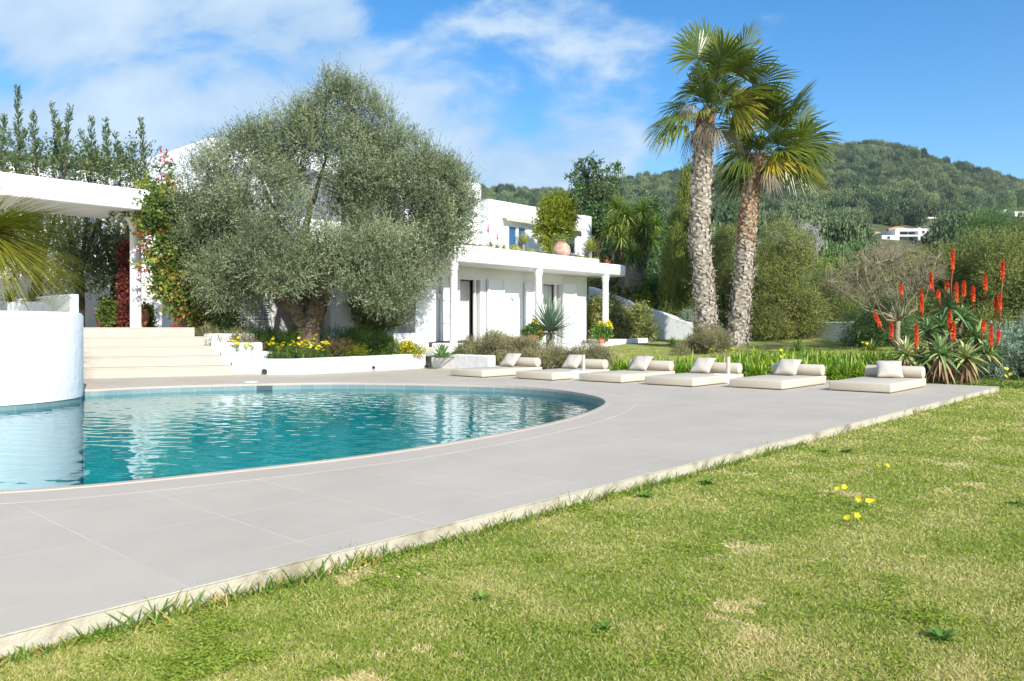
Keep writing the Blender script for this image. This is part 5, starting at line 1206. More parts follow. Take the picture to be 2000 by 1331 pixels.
sites = [(480, .25), (486, .5), (459, .2), (468, .15), (484, .2), (523, .3), (532, .5), (532, .3), (554, .45), (566, .5), (573, .2), (582, .35), (591, .5), (594, .55), (595, .25), (606, .45), (608, .2), (590, .3), (598, .2), (617, .45), (632, .4), (625, .15), (634, .25), (640, .15), (545, .15), (551, .18), (612, .3), (586, .25)]
for i, (px, dep) in enumerate(sites):
    c = bedpos(px, 0, dep)
    if fl0 is None or i < 4:
        fl0 = thing('bed_flower', 'yellow flower in the bed in front of the olive trunk', 'flower', c, 'yellow flowers along the planter wall'); 
        for _ in range(3 + i % 3):
            q, st = flower_geo(rng, c + np.array([rng.normal() * .05, rng.normal() * .04, 0]), 1, .26 + .06 * (i % 4), 1.9); leaves('bloom', q, 'yellow', fl0); st.build('stem', 'green', fl0)
        if i == 0: protos = []
        protos.append(fl0)
    else:
        s0_ = protos[i % 4]; r = s0_.copy(); COL.objects.link(r); r.location = tuple(c + UP * rng.uniform(-.06, .06)); r.rotation_euler = (0, 0, rng.random() * 6)
        for ch in list(s0_.children): cc = ch.copy(); COL.objects.link(cc); cc.parent = r
c = bedpos(795, 0, .35); bl = [(*(c + np.array([x, y, .10 + .12 * rng.random()])), .13, .12, .11) for x, y in zip(rng.normal(size=12) * .22, rng.normal(size=12) * .12)]
t = thing('yellow_flower_mass', 'dense mass of yellow flowers at the far end of the bed, before the agaves', 'flowers', c)
leaves('foliage', crown(rng, bl, 500, 5, .1, .05, .02), 'lime', t); leaves('flowers', crown(rng, [(b[0], b[1], b[2] + .03, *b[3:]) for b in bl], 420, 3, .05, .035, .03, shell=(.8, 1.15)), 'yellow', t)
Yl = 20.6; bush('lime_bush', 'yellow green bush lit by the sun behind the olive', P(740, 650, Yl), fillblobs(Yl, [(690, 650), (695, 600), (720, 580), (760, 590), (800, 640), (795, 652)], 16, 14, 22, 8, .4), 2200, 'lime', 74, ll=.06, lw=.035)
# planting on the top terrace at the left
for px, py, lab, mat in ((210, 618, 'leafy pot plant beside the red creeper', 'boug'), (283, 628, 'small plant beside the column foot', 'boug')):
    Y = anp(px, -22.4)[1]; c = P(px, 640, Y); bush('porch_plant', lab, c, [blob_px(px + dx, py + dy, Y, 9) for dx, dy in ((0, 0), (6, -14), (-7, -8), (4, 8), (-2, -24))], 420, mat, px, ll=.07, lw=.04, catg='plant', tl=.12)
c = P(199, 641, anp(199, -22.9)[1]); c[2] = 1.0; tag(MB().lathe(c, [(.11, 0), (.15, .2), (.17, .34), (.19, .35), (.19, .39), (.15, .39)], 24).build('terracotta_pot', 'terracotta', loc=c, smooth='auto'), 'terracotta pot standing on the porch under the trees', 'pot')
c = P(279, 641, anp(279, -21.6)[1]); c[2] = 1.0; tag(MB().lathe(c, [(.09, 0), (.14, .18), (.15, .30), (.12, .42), (.10, .48), (.13, .50), (.10, .50)], 24).build('terracotta_pot', 'terracotta', loc=c, smooth='auto'), 'slim terracotta jar partly behind the round column', 'pot')

# ------------------------------------------------------------------ right of the house
Yh = 27.2
bush('clipped_hedge', 'dense clipped hedge behind the last white column', gz(P(1210, 660, Yh)), fillblobs(Yh, [(1150, 664), (1148, 605), (1175, 596), (1215, 594), (1250, 606), (1268, 632), (1268, 662)], 46, 11, 17, 9, .5), 7500, 'hedge', 80, ll=.07, lw=.04, shell=(.5, 1.05))
Ys = 30.5
bush('mixed_shrub', 'brown green shrub above the sloping wall, behind the column', gz(P(1190, 600, Ys)), fillblobs(Ys, [(1150, 575), (1160, 548), (1230, 548), (1255, 580), (1240, 600), (1190, 590)], 18, 12, 20, 10, .6), 2600, 'hedge', 81, ll=.08, lw=.045)
bush('mixed_shrub', 'bright green round shrub above the sloping wall', gz(P(1285, 600, 30)), fillblobs(30, [(1262, 606), (1258, 565), (1285, 550), (1315, 570), (1320, 600), (1300, 612)], 18, 12, 18, 11, .6), 3000, 'green', 82, ll=.08, lw=.045)
bush('euphorbia', 'bright yellow euphorbia above the sloping wall', gz(P(1258, 598, 28.8), .6), blobs_from(28.8, [(1248, 590, 8), (1260, 580, 7), (1262, 592, 8), (1254, 599, 8), (1270, 598, 6)], 5, .2), 260, 'lime', 83, ll=.07, lw=.05)
bush('blue_shrub', 'small blue green shrub at the top of the sloping wall', gz(P(1345, 622, 27.6)), fillblobs(27.4, [(1340, 632), (1344, 618), (1356, 616), (1362, 625), (1358, 634)], 6, 4, 7, 12, .3), 800, 'silver', 84, ll=.06, lw=.02)
bush('grass_bank', 'low green plants on the bank above the sloping wall', gz(P(1320, 630, 29)), fillblobs(28.6, [(1285, 612), (1300, 600), (1345, 612), (1360, 632), (1330, 628)], 14, 7, 11, 13, .5), 1600, 'green', 85, ll=.06, lw=.02)
# tree yucca thicket
rng = np.random.default_rng(86); Yt = 31.0; yb = gz(P(1230, 620, Yt)); t = thing('tree_yucca', 'big many headed tree yucca behind the terrace corner', 'yucca', yb); st = MB(); qs = []
for px, py, L_ in ((1204, 404, .55), (1222, 418, .5), (1255, 413, .55), (1204, 437, .58), (1232, 432, .5), (1260, 442, .55), (1214, 464, .56), (1244, 463, .6), (1270, 468, .55), (1236, 498, .55), (1190, 450, .45), (1280, 440, .45), (1255, 485, .5), (1212, 490, .45), (1225, 515, .42)):
    c = P(px, py, Yt + rng.uniform(-.7, .5)); st.tube([yb + rng.normal(size=3) * .15, (yb + c) / 2 + rng.normal(size=3) * .15, c], [.07, .05, .035], 7)
    qs.append(rosette(rng, c, 115, L_ * 1.2, .056, -1.0, 1.5, .12, axis=norm(c - yb) * .6 + np.array([0, -.35, .4]), vr=(0, 1)))
st.build('trunk', 'bark', t, smooth=True); leaves('crown', cat(*qs), 'yucca', t)
# carob and other trees behind
Yk = 38.0
bush('carob_tree', 'dark leaved tree with airy top standing above the roof corner', gz(P(1165, 600, Yk)), blobs_from(Yk, [(1136, 322, 7), (1150, 314, 6), (1167, 317, 6), (1126, 331, 6), (1203, 326, 5), (1208, 340, 5), (1142, 340, 8), (1158, 332, 7), (1176, 338, 6), (1120, 350, 6), (1112, 345, 4), (1193, 350, 7), (1185, 330, 4), (1130, 345, 5), (1150, 352, 10), (1170, 354, 9), (1202, 362, 5), (1128, 366, 9), (1145, 372, 13), (1168, 376, 13), (1190, 372, 10), (1120, 385, 8), (1210, 378, 6), (1160, 398, 18), (1138, 402, 14), (1185, 400, 16), (1165, 425, 24), (1190, 440, 24), (1140, 430, 16), (1180, 470, 28), (1200, 500, 26)], 6, 1.0), 2300, 'carob', 87, ll=.12, lw=.075, catg='tree', tl=.24, spread=.9, shell=(.1, 1.05), nst=31, stem=.05)
bush('garden_conifer', 'dark green bush between the carob and the cypress', gz(P(1270, 560, 34)), fillblobs(34, [(1235, 430), (1260, 400), (1280, 410), (1285, 450), (1280, 560), (1250, 560)], 20, 12, 20, 14, .8), 4200, 'carob', 88, ll=.09, lw=.05)
bush('dark_hedge', 'dark shaded shrubs behind the tree yucca', gz(P(1260, 560, 33)), fillblobs(32.6, [(1180, 470), (1210, 470), (1290, 500), (1300, 560), (1230, 560), (1190, 520)], 24, 14, 22, 15, .8), 3400, 'carob', 89, ll=.09, lw=.05)
def conifer(name, label, px0, top, bot, halfw, Y, seed, mat, twigs=7000, lean=0):
    rg = np.random.default_rng(seed); b = gz(P(px0, bot, Y)); bl = []
    for i in range(70):
        u = rg.random() ** .8; y = top + (bot - top) * u; w = halfw * min(1, (u * 1.9) ** .8) ; a = rg.uniform(-1, 1); r = 6 + 9 * min(1, u * 2)
        q = blob_px(px0 + lean * (1 - u) + a * max(0, w - r), y, Y + rg.uniform(-1, 1) * max(0, w - r) / F * Y, r); bl.append((q[0], q[1], q[2], q[3], q[3], q[3] * 2.0))
    bush(name, label, b, bl, twigs, mat, seed, per=8, tl=.32, ll=.07, lw=.022, up=1.8, spread=.35, out=.55, catg='tree', shell=(.5, 1.08), vs=.9)
conifer('cypress', 'tall broad cypress left of the palms', 1322, 330, 640, 38, 28.5, 90, 'cypress', 16000, 22)
conifer('cypress', 'slim dark cypress glimpsed between the two palm trunks', 1446, 352, 600, 13, 48, 91, 'carob', 2600)
def juniper(label, poly, n, r0, r1, Y, seed, twigs, base, mat='juniper', name='juniper'):
    bush(name, label, gz(P(*base, Y)), fillblobs(Y, poly, n, r0, r1, seed, .9), twigs, mat, seed, per=8, tl=.26, ll=.06, lw=.02, up=.5, spread=.6, catg='tree', shell=(.4, 1.1), vs=.8)
juniper('olive green juniper behind and between the palm trunks', [(1330, 620), (1340, 540), (1380, 480), (1430, 460), (1480, 490), (1480, 640), (1400, 650)], 44, 16, 28, 28.5, 92, 12000, (1410, 650))
juniper('big rounded juniper right of the palms', [(1472, 680), (1478, 560), (1490, 490), (1530, 450), (1570, 480), (1590, 540), (1605, 620), (1590, 680)], 60, 15, 27, 26.2, 93, 15000, (1530, 690))
juniper('dark juniper hidden behind the big rounded one', [(1580, 640), (1570, 560), (1600, 520), (1650, 560), (1690, 600), (1690, 640)], 30, 15, 26, 30, 94, 6000, (1630, 640))
juniper('shaded shrub under the bare fig', [(1665, 705), (1660, 640), (1690, 600), (1740, 590), (1770, 640), (1775, 705)], 30, 12, 20, 22.5, 95, 6000, (1715, 705), 'carob', 'dark_shrub')
juniper('tall juniper behind the red aloe', [(1790, 690), (1770, 600), (1800, 520), (1860, 480), (1920, 470), (1940, 560), (1940, 690)], 60, 18, 30, 24, 96, 12000, (1860, 700))
juniper('juniper at the right edge above the silver shrub', [(1920, 690), (1910, 560), (1930, 470), (1990, 455), (2060, 470), (2080, 690)], 56, 18, 32, 22.5, 97, 11000, (1990, 700))
juniper('rounded green pine crown on the right below the hill', [(1880, 470), (1890, 436), (1930, 414), (1990, 412), (2060, 425), (2080, 480), (1960, 490)], 34, 20, 32, 44, 98, 5600, (1980, 560), 'pine', 'umbrella_pine')

# ------------------------------------------------------------------ bare trees
M['fig_bark'] = solid('fig_bark', (.26, .225, .15), .9, .1, .3, 12)
def bare(name, label, base, crown_poly, Y, seed, mat, n_main, r0, depth=4, ntips=170):
    rg = np.random.default_rng(seed); t = thing(name, label, 'bare tree', base); st = MB(); poly = np.array(crown_poly, float)
    tips = [np.array(b[:3]) for b in fillblobs(Y, crown_poly, ntips, 2, 3, seed, 1.3)]
    fork = base + (np.mean(tips, 0) - base) * np.array([.12, 0, .40]); st = merge(st, trunk_mesh([base, (base + fork) / 2 + np.array([-.06, 0, 0]), fork], [r0, r0 * .85, r0 * .75], seed, 12, .18))
    mains = [tips[i] for i in rg.choice(len(tips), n_main, replace=False)]; nodes = []
    for m in mains:
        a = fork; md = fork + (m - fork) * .5 + np.array([0, 0, -.10]) + rg.normal(size=3) * .12; pth = [a, a * .6 + md * .4 + rg.normal(size=3) * .05, md, m]
        st.tube(pth, [r0 * .40, r0 * .28, r0 * .19, r0 * .08], 6); nodes += [md, md * .5 + m * .5, m]
    nodes = np.array(nodes)
    for p in tips:
        j = np.argmin(np.linalg.norm(nodes - p, axis=1) + rg.random(len(nodes)) * .25); a = nodes[j]; md = (a + p) / 2 + rg.normal(size=3) * .10
        st.tube([a, md, p], [r0 * .13, r0 * .095, r0 * .06], 4, cap=False)
        for _ in range(depth):
            s_ = md + (p - md) * rg.random(); e_ = s_ + norm(p - a + rg.normal(size=3) * .5 * np.linalg.norm(p - a) + np.array([0, 0, .1])) * rg.uniform(.15, .42); st.tube([s_, (s_ + e_) / 2 + rg.normal(size=3) * .03, e_], [r0 * .07, r0 * .055, r0 * .035], 3, cap=False)
    st.build('branches', mat, t, smooth=True); return t, tips
fb = gz(P(1757, 694, 20.5), -.02)
t, tips = bare('fig_tree', 'bare umbrella shaped fig tree with pale twigs behind the red aloe', fb, [(1608, 565), (1625, 520), (1680, 490), (1750, 478), (1820, 490), (1850, 520), (1845, 550), (1790, 580), (1700, 585), (1640, 580)], 20.5, 101, 'fig_bark', 20, .085, 6, 330)
leaves('buds', crown(np.random.default_rng(3), [(*p, .2, .2, .15) for p in tips[::3]], 420, 2, .05, .05, .02), 'lime', t)
bare('bare_tree', 'leafless silvery tree on the slope right of the palms', gz(P(1575, 590, 34)), [(1500, 470), (1510, 440), (1545, 428), (1600, 445), (1610, 480), (1590, 510), (1530, 505)], 34, 102, 'twig_grey', 12, .10, 4)
bare('bare_shrub', 'leafless pale shrub between the hedge and the tree yucca', gz(P(1228, 600, 29.4)), [(1210, 560), (1215, 520), (1235, 510), (1255, 545), (1245, 570)], 29.4, 103, 'bark_grey', 6, .05, 2)

# ------------------------------------------------------------------ scrub at the palms, strap leaved border, small agaves
bush('scrub_mound', 'grey green scrub mound round the foot of the taller palm', gz(P(1382, 680, 22.2), .1), fillblobs(22.2, [(1328, 696), (1338, 672), (1365, 652), (1395, 650), (1425, 668), (1432, 694), (1400, 702), (1350, 700)], 36, 8, 14, 16, .7), 9000, 'thyme', 110, per=7, tl=.13, ll=.045, lw=.011, up=.8, spread=.6, vs=.9)
rng = np.random.default_rng(111)
for px, py, Y, L_, lab in ((1349, 652, 23.6, .50, 'dark spiky plant at the left foot of the taller palm'), (1315, 668, 25.0, .30, 'small dark agave alone on the lawn near the sloping wall'), (1560, 662, 21.5, .4, 'spiky green plant before the shaded wall'), (1702, 676, 21.0, .34, 'small spiky plant beneath the bare fig'), (1412, 665, 24.2, .48, 'spiky dark plant between the two palm trunks')):
    c = gz(P(px, py, Y)); tag(leaves('spiky_plant', rosette(rng, c, 40, L_, .05, .0, 1.45, .05), 'agave' if px < 1500 else 'yucca', loc=c), lab, 'spiky plant', 'spiky plants round the palms')
qs = []; n = 0
while n < 620:
    px = rng.uniform(1205, 1745); Y = rng.uniform(14.9, 19.4); x = (px - CX) / F * Y; w = (x - 6.95) * .5 + (Y - 14.45) * .866
    if w < .28 or w > (1.1 if px < 1330 else 1.9 if px < 1430 else 3.6): continue
    c = gz((x, Y, 0)); qs.append(rosette(rng, c, 26, rng.uniform(.52, .78), .03, .25, 1.5, .55, K=6, fold=.12, taper='strap', vr=(.05, 1))); n += 1
tag(leaves('agapanthus', cat(*qs), 'aga'), 'border of arching green strap leaves behind the sun mattresses', None, None, 'stuff')
for i, (px, py, Y) in enumerate(((1392, 684, 17.6), (1423, 686, 17.6), (1690, 682, 16.4), (1528, 705, 15.9), (1235, 692, 18.5))):
    c = P(px, py, Y); s0_ = protos[i % 4]; r = s0_.copy(); COL.objects.link(r); g_ = gz(c); r.location = (c[0], c[1], max(g_[2], c[2] - .28)); r['label'] = 'yellow flower standing among the green strap leaves'; r['group'] = 'yellow flowers among the strap leaves'
    for ch in list(s0_.children): cc = ch.copy(); COL.objects.link(cc); cc.parent = r
# silver shrub at the right edge
bush('silver_shrub', 'silvery grey green shrub at the right edge beside the red aloe', gz(P(1975, 742, 15.6)), fillblobs(15.6, [(1925, 735), (1930, 680), (1955, 650), (2000, 640), (2080, 640), (2110, 740), (1960, 748)], 44, 16, 26, 17, .6), 6500, 'silver', 112, per=8, tl=.18, ll=.075, lw=.014, up=.6, spread=.6, shell=(.4, 1.1))
rng = np.random.default_rng(113)
qs = []
for i in range(120):
    px = rng.uniform(1815, 2120); Y = rng.uniform(13.9, 15.6); x = (px - CX) / F * Y; w = (x - 6.95) * .5 + (Y - 14.45) * .866
    if w < .15: continue
    qs.append(rosette(rng, gz((x, Y, 0)), 16, .16, .012, .4, 1.5, .4, K=5, fold=.1, taper='strap', vr=(0, .8)))
tag(leaves('weeds', cat(*qs), 'green'), 'low weeds round the foot of the red aloe', None, None, 'stuff')
for i, (px, py) in enumerate(((1860, 734), (1896, 737), (1993, 733), (1968, 752), (1877, 742))):
    c = G(px, py + 6, -.05); s0_ = protos[i % 4]; r = s0_.copy(); COL.objects.link(r); r.location = tuple(c - UP * .16); r['label'] = 'yellow flower low in the grass at the foot of the red aloe'; r['group'] = 'yellow flowers at the foot of the red aloe'
    for ch in list(s0_.children): cc = ch.copy(); COL.objects.link(cc); cc.parent = r

# ------------------------------------------------------------------ the red flowering aloe
rng = np.random.default_rng(120); Ya = 14.9; ab = gz(P(1850, 742, Ya)); t = thing('flowering_aloe', 'large tree aloe with many red flower spikes beside the nearest mattress', 'aloe', ab)
RS = [(1838, 693, -.35, .56, .085), (1889, 700, -.2, .50, .08), (1770, 694, .0, .50, .07), (1812, 648, .1, .44, .07), (1855, 602, .4, .56, .075), (1910, 660, .2, .46, .075), (1880, 622, .5, .44, .07), (1800, 700, .3, .45, .07), (1925, 690, .0, .42, .07), (1838, 640, .3, .42, .07)]
cs = []
st = MB()
for px, py, dy, L_, w_ in RS:
    c = P(px, py, Ya + dy); cs.append(c); root = ab + np.array([(c[0] - ab[0]) * .5, dy * .6, 0]); st.tube([root, root * .4 + c * .6 + rng.normal(size=3) * .03, c], [.05, .045, .04], 8)
st.build('stem', 'bark', t, smooth=True)
for (px, py, dy, L_, w_), c in zip(RS, cs):
    leaves('rosette', rosette(rng, c, 38, L_, w_, -.55, 1.45, .28, vr=(.05, .75) if py < 650 else (.2, .95), fold=.3), 'aloe', t)
qs = [rosette(rng, c - UP * .05, 22, L_ * .85, w_ * .7, -1.3, -.5, .35, vr=(0, 1)) for (px, py, dy, L_, w_), c in list(zip(RS, cs))[:3]]
leaves('dead_leaves', cat(*qs), 'aloe_dead', t)
SP = [(1200, 360, 480, 1192, 690), (1057, 510, 605, 1120, 700), (1162, 560, 625, 1160, 720), (1225, 575, 690, 1215, 740), (1275, 565, 655, 1250, 730), (1333, 600, 690, 1330, 740), (1412, 518, 610, 1400, 680), (1525, 425, 545, 1500, 880), (1507, 645, 750, 1490, 800), (1478, 668, 740, 1470, 800), (997, 622, 760, 1010, 830),
      (863, 587, 640, 880, 700), (690, 770, 850, 755, 890), (802, 835, 930, 810, 970), (965, 848, 980, 960, 1040), (1180, 755, 890, 1190, 960), (1207, 832, 935, 1205, 1000), (1105, 622, 670, 1120, 740), (1402, 820, 880, 1390, 950), (1448, 850, 975, 1440, 1020), (1500, 880, 945, 1470, 1010)]
zz = lambda x, y, Y: P(1500 + x / 3.328, 380 + y / 3.328, Y)
for i, (x, y0, y1, xb, yb_) in enumerate(SP):
    Y = Ya + (-.35 if y1 > 830 else .25) + rng.uniform(-.1, .1); lean = (xb - x) * .35
    tp, bt, rt = zz(x, y0, Y), zz(x + (lean if i == 12 else lean * .3) * (1 if i != 12 else 1.6), y1, Y), zz(xb, yb_, Y + .1)
    sp_ = MB().tube([rt, (rt + bt) / 2 + rng.normal(size=3) * .01, bt, tp * .95 + bt * .05], [.016, .014, .013, .005], 7).build('flower_spike', 'redstem', t, smooth=True)
    ax = norm(tp - bt); h = np.linalg.norm(tp - bt); m = int(300 * h / .35) + 60; u = rng.random(m) ** .8; a = rng.random(m) * 6.283
    x_ = norm(np.cross(ax, [.1, 1, .2])); y_ = np.cross(ax, x_); o_ = x_ * np.cos(a)[:, None] + y_ * np.sin(a)[:, None]
    p = bt + ax * (u * h)[:, None]; ang = -1.0 + 2.0 * u ** 2.2
    d = norm(o_ + ax * ang[:, None]); l_ = .058 * (1.05 - .55 * u ** 2)
    q = make_leaf(rng, p, d, l_, .019, np.clip(.55 - .5 * u + .45 * rng.random(m), 0, 1))
    leaves('florets', q, 'flower', sp_)

# ------------------------------------------------------------------ middle distance trees and the hill
rng = np.random.default_rng(130)
def pine_quads(seed, n_b, twigs, ll, lw, flat=.8):
    rg = np.random.default_rng(seed); bl = []
    for i in range(n_b):
        a = rg.random() * 6.28; r = .62 * rg.random() ** .6; z = .35 + .6 * rg.random() * (1 - .45 * r); s_ = .22 + .16 * rg.random(); bl.append((r * math.cos(a), r * math.sin(a), z * .8 - .02, s_, s_, s_ * flat * .75))
    return crown(rg, bl, twigs, 4, .12, ll, lw, up=.5, spread=.9, shell=(.5, 1.05), vs=.6)
mids = []
KINDS = [('carob', 'mid_tree', 'dark green bushy tree below the hill'), ('juniper', 'mid_tree', 'olive green bushy tree below the hill'), ('pine', 'mid_tree', 'bright green bushy tree below the hill'), ('cypress', 'mid_tree', 'yellow green bushy tree below the hill')]
MESH = []
for i, (m_, nm, lab) in enumerate(KINDS):
    q, v = pine_quads(200 + i, 18, 4600, .06, .034); me = leafmesh('crown', q, v); tm = MB().tube([(0, 0, -.1), (.02, 0, .3), (0, .02, .6)], [.04, .03, .015], 7).mesh(np.zeros(3)); me.materials.append(M[m_]); tm.materials.append(M['bark_dark']); MESH.append((me, tm, lab))
def midtree(px, pytop, Y, wpx, kind, hm=1.0):
    x = (px - CX) / F * Y; g_ = float(ground(x, Y)); top = CAMZ - (pytop - HY) / F * Y; h = max(1.5, top - g_); w_ = wpx / F * Y
    me, tm, lab = MESH[kind]; o = thing('mid_tree', lab, 'tree', (x, Y, g_ - .2), lab.replace('tree', 'trees'))
    cr = bpy.data.objects.new('crown', me); COL.objects.link(cr); cr.parent = o; cr.scale = (w_, w_, h); cr.rotation_euler = (0, 0, rng.random() * 6.28)
    tr = bpy.data.objects.new('trunk', tm); COL.objects.link(tr); tr.parent = o; tr.scale = (w_ * .6, w_ * .6, h)
for px, py, Y, w_, kd in ((1000, 420, 62, 60, 0), (1060, 415, 70, 60, 1), (1235, 395, 56, 45, 0), (1270, 412, 60, 50, 2), (1400, 440, 50, 50, 2), (1430, 455, 44, 45, 3), (1480, 455, 46, 46, 0), (1520, 478, 42, 40, 1), (1570, 500, 40, 46, 2), (1610, 485, 44, 46, 3), (1640, 475, 52, 50, 2), (1690, 490, 46, 50, 1), (1730, 484, 56, 46, 0),
                          (1770, 478, 52, 55, 3), (1810, 470, 60, 50, 1), (1850, 465, 50, 50, 1), (1620, 520, 36, 46, 0), (1680, 530, 34, 46, 1), (1740, 540, 33, 50, 0), (1600, 560, 32, 40, 3), (1500, 465, 62, 40, 2), (1560, 470, 66, 50, 1), (1660, 462, 72, 46, 2), (1850, 480, 40, 50, 0), (1900, 440, 62, 50, 2), (1960, 430, 66, 60, 2), (2030, 430, 60, 60, 0), (2120, 470, 44, 80, 1), (2160, 560, 30, 90, 1), (2240, 500, 40, 90, 0),
                          (1450, 440, 76, 46, 1), (1540, 452, 84, 50, 0), (1600, 455, 90, 50, 2), (1700, 466, 95, 40, 0), (1380, 420, 70, 46, 3), (700, 420, 55, 60, 0), (850, 425, 60, 60, 1), (560, 420, 55, 70, 0), (-150, 380, 45, 90, 0), (-260, 420, 40, 90, 1), (60, 360, 60, 70, 2), (200, 365, 62, 70, 0)): midtree(px, py, Y, w_, kd)
# villas on the hill
def hill_house(label, boxes, wins, ref, mat='stucco', earth=None):
    b = hill_at(*ref); Y = b[1]; t = thing('hill_villa', label, 'house', b); mb = MB()
    for x0, x1, y0, y1, dy, dp in boxes:
        p0, p1 = P(x0, y1, Y + dy), P(x1, y0, Y + dy); mb.box(np.array([p0[0], Y + dy, p0[2]]), np.array([p1[0] - p0[0], 0, 0]), np.array([0, dp, 0]), UP * (p1[2] - p0[2]))
    mb.build('walls', mat, t, bevel=.05, seg=1)
    for x0, x1, y0, y1, dy, m_ in wins:
        p0, p1 = P(x0, y1, Y + dy), P(x1, y0, Y + dy); MB().box(np.array([p0[0], Y + dy - .08, p0[2]]), np.array([p1[0] - p0[0], 0, 0]), np.array([0, .05, 0]), UP * (p1[2] - p0[2])).build('window', m_, t)
    return Y
hill_house('long white modern villa with blue windows on the hillside', [(1749, 1818, 447, 452, 0, 9), (1749, 1757, 452, 470, 0, 9), (1793, 1799, 445, 470, -.1, 9), (1757, 1793, 459, 462.5, 0, 9), (1757, 1793, 452, 476, 1.5, 6), (1799, 1818, 452, 470, .05, 8), (1812, 1830, 455, 468, -1.5, 5), (1722, 1757, 460, 470, -1.0, 6), (1688, 1702, 467, 472, -2, 4)],
           [(1758, 1772, 453, 458.5, 1.5, 'dark'), (1774, 1784, 452.5, 458.5, 1.5, 'glass'), (1785, 1792, 453, 458.5, 1.5, 'tan_wood'), (1776, 1792, 463, 471, 1.5, 'glass'), (1801, 1806, 451, 456, .05, 'dark'), (1733, 1738, 462, 467, -1, 'dark')], (1770, 470))
hill_house('white flat roofed house at the right edge of the hillside', [(1939, 1962, 412, 420, 0, 8), (1962, 1965, 409, 416, -.1, 2), (1982, 2010, 413, 424, 0, 8)], [(1945, 1950, 414, 418, 0, 'dark'), (1990, 1996, 416, 421, 0, 'dark')], (1960, 422))
hill_house('low white garden wall with red bush above the modern villa', [(1795, 1848, 424.5, 427.5, 0, .6)], [], (1820, 428))
hill_house('small white building glimpsed behind the bare silvery tree', [(1498, 1528, 463.5, 468, 0, 5)], [(1508, 1512, 465, 467.5, 0, 'dark')], (1515, 470))
# ochre cuttings beside the villa
e_ = hill_at(1740, 468); mb = MB()
for x0, x1, y0, y1, dy in ((1698, 1752, 450, 466, 8), (1816, 1845, 446, 456, 8), (1745, 1790, 440, 448, 12)):
    a, b = P(x0, y1 + 4, e_[1] + dy), P(x1, y1 + 4, e_[1] + dy); z1 = CAMZ - (y0 - HY) / F * (e_[1] + dy); n = 14
    for i in range(n):
        u0, u1 = i / n, (i + 1) / n; h0, h1 = [.45 + .55 * math.sin(math.pi * min(1, max(.08, u)) ** .8) for u in (u0, u1)]
        p0, p1 = a + (b - a) * u0, a + (b - a) * u1; mb.add([p0 - UP * 2, p1 - UP * 2, p1 + UP * (z1 - a[2]) * h1 + np.array([0, 2.5, 0]), p0 + UP * (z1 - a[2]) * h0 + np.array([0, 2.5, 0]), p1 + np.array([0, 9, -1]), p0 + np.array([0, 9, -1])], [(0, 1, 2, 3), (3, 2, 4, 5)])
tag(mb.build('earth_bank', 'rock_earth'), 'ochre earth cuttings around the hillside villa', None, None, 'structure')
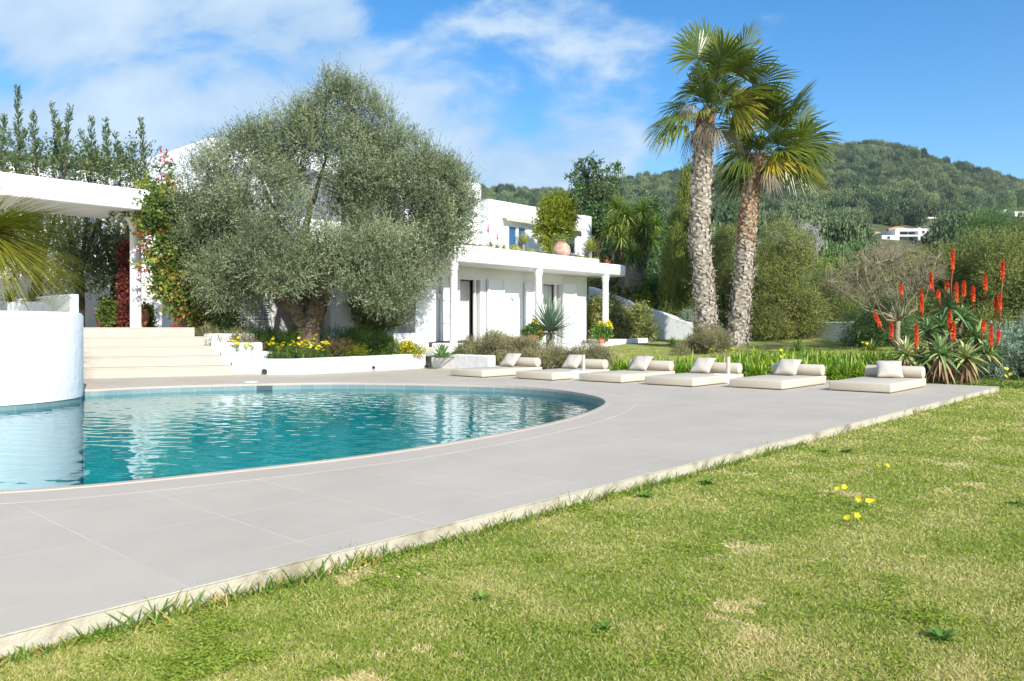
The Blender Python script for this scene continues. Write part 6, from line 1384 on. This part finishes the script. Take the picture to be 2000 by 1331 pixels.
# pine wood on the hill: points carrying crown meshes
M['wood'] = leafmat('hill_pine_foliage', [(0, (.035, .068, .034)), (.35, (.09, .14, .06)), (.7, (.155, .205, .085)), (1, (.25, .285, .12))], .1, .7, .15)
def hill_wood():
    nt_ = M['wood'].node_tree; oi = nt_.nodes.new('ShaderNodeObjectInfo'); at = [n for n in nt_.nodes if n.type == 'ATTRIBUTE'][0]; rp_ = [n for n in nt_.nodes if n.type == 'VALTORGB'][0]
    nt_.links.new(mathn(nt_, 'ADD', mathn(nt_, 'MULTIPLY', at.outputs['Fac'], .7), mathn(nt_, 'MULTIPLY', mathn(nt_, 'SUBTRACT', oi.outputs['Random'], .38), 1.0), clamp=True), rp_.inputs[0])
    coll = bpy.data.collections.new('pine_crowns')
    for i in range(6):
        q, v = pine_quads(300 + i, 12, 1500, .075, .055, .8); o = bpy.data.objects.new('pine_crown', leafmesh('pine_crown', q, v)); o.data.materials.append(M['wood']); coll.objects.link(o)
    rg = np.random.default_rng(140); n = 17000; k = rg.uniform(-1.25, 1.25, n); Y = 62 + (440 - 62) * rg.random(n) ** .72; x = k * Y
    px = k * F + CX; z = hillz(k, Y); py = HY - F * (z - 1) / Y
    keep = rg.random(n) < np.clip(.30 + Y / 430, 0, 1)
    h_ = 3.4 + 4.6 * rg.random(n) ** 1.4; top = py - F * h_ / Y
    keep &= ~((px > 1675) & (px < 1842) & (top < 471) & (py > 444) & (Y < 260))
    keep &= ~((px > 1935) & (top < 424) & (py > 410)) 
    keep &= ~((px > 1790) & (px < 1850) & (top < 428) & (py > 425)); keep &= ~((px > 1495) & (px < 1530) & (top < 469) & (py > 462))
    x, Y, z, h_ = x[keep], Y[keep], z[keep], h_[keep]; n = len(x); print('pines', n)
    me = bpy.data.meshes.new('pine_wood'); me.vertices.add(n); me.vertices.foreach_set('co', np.stack([x, Y, z - .5], 1).astype(np.float32).reshape(-1)); me.update()
    sc_ = np.stack([h_ * .58 * (.7 + .6 * rg.random(n)), h_ * .58 * (.8 + .5 * rg.random(n)), h_ * 1.1], 1).astype(np.float32)
    a = me.attributes.new('sc', 'FLOAT_VECTOR', 'POINT'); a.data.foreach_set('vector', sc_.reshape(-1))
    a = me.attributes.new('rz', 'FLOAT', 'POINT'); a.data.foreach_set('value', (rg.random(n) * 6.28).astype(np.float32))
    ob_ = bpy.data.objects.new('pine_wood', me); COL.objects.link(ob_); tag(ob_, 'pine wood covering the far hillside', None, None, 'stuff')
    ng = bpy.data.node_groups.new('wood', 'GeometryNodeTree'); ng.interface.new_socket('Geometry', in_out='INPUT', socket_type='NodeSocketGeometry'); ng.interface.new_socket('Geometry', in_out='OUTPUT', socket_type='NodeSocketGeometry')
    gi, go = ng.nodes.new('NodeGroupInput'), ng.nodes.new('NodeGroupOutput'); ip = ng.nodes.new('GeometryNodeInstanceOnPoints'); ci = ng.nodes.new('GeometryNodeCollectionInfo')
    ci.inputs['Collection'].default_value = coll; ci.inputs['Separate Children'].default_value = True; ci.inputs['Reset Children'].default_value = True
    def named(nm, ty): q = ng.nodes.new('GeometryNodeInputNamedAttribute'); q.data_type = ty; q.inputs['Name'].default_value = nm; return q
    sn, rn = named('sc', 'FLOAT_VECTOR'), named('rz', 'FLOAT'); cx = ng.nodes.new('ShaderNodeCombineXYZ'); e2r = ng.nodes.new('FunctionNodeEulerToRotation')
    lk = ng.links.new; lk(rn.outputs[0], cx.inputs[2]); lk(cx.outputs[0], e2r.inputs[0]); lk(gi.outputs[0], ip.inputs['Points']); lk(ci.outputs[0], ip.inputs['Instance']); ip.inputs['Pick Instance'].default_value = True
    lk(e2r.outputs[0], ip.inputs['Rotation']); lk(sn.outputs[0], ip.inputs['Scale']); lk(ip.outputs[0], go.inputs[0])
    md = ob_.modifiers.new('wood', 'NODES'); md.node_group = ng
hill_wood()

def haze():
    m = bpy.data.materials.new('thin_air'); m.use_nodes = True; nt_ = m.node_tree; nt_.nodes.clear(); o_ = nt_.nodes.new('ShaderNodeOutputMaterial'); v = nt_.nodes.new('ShaderNodeVolumePrincipled')
    v.inputs['Color'].default_value = (.80, .90, 1, 1); v.inputs['Density'].default_value = .0002; v.inputs['Anisotropy'].default_value = .1; nt_.links.new(v.outputs[0], o_.inputs['Volume'])
    mb = MB().box((-1900, -40, -8), (3800, 0, 0), (0, 1600, 0), (0, 0, 150)); me = mb.mesh(np.zeros(3)); o = bpy.data.objects.new('haze', me); me.materials.append(m); COL.objects.link(o); tag(o, 'thin pale air softening the far hill', None, None, 'stuff')
haze()
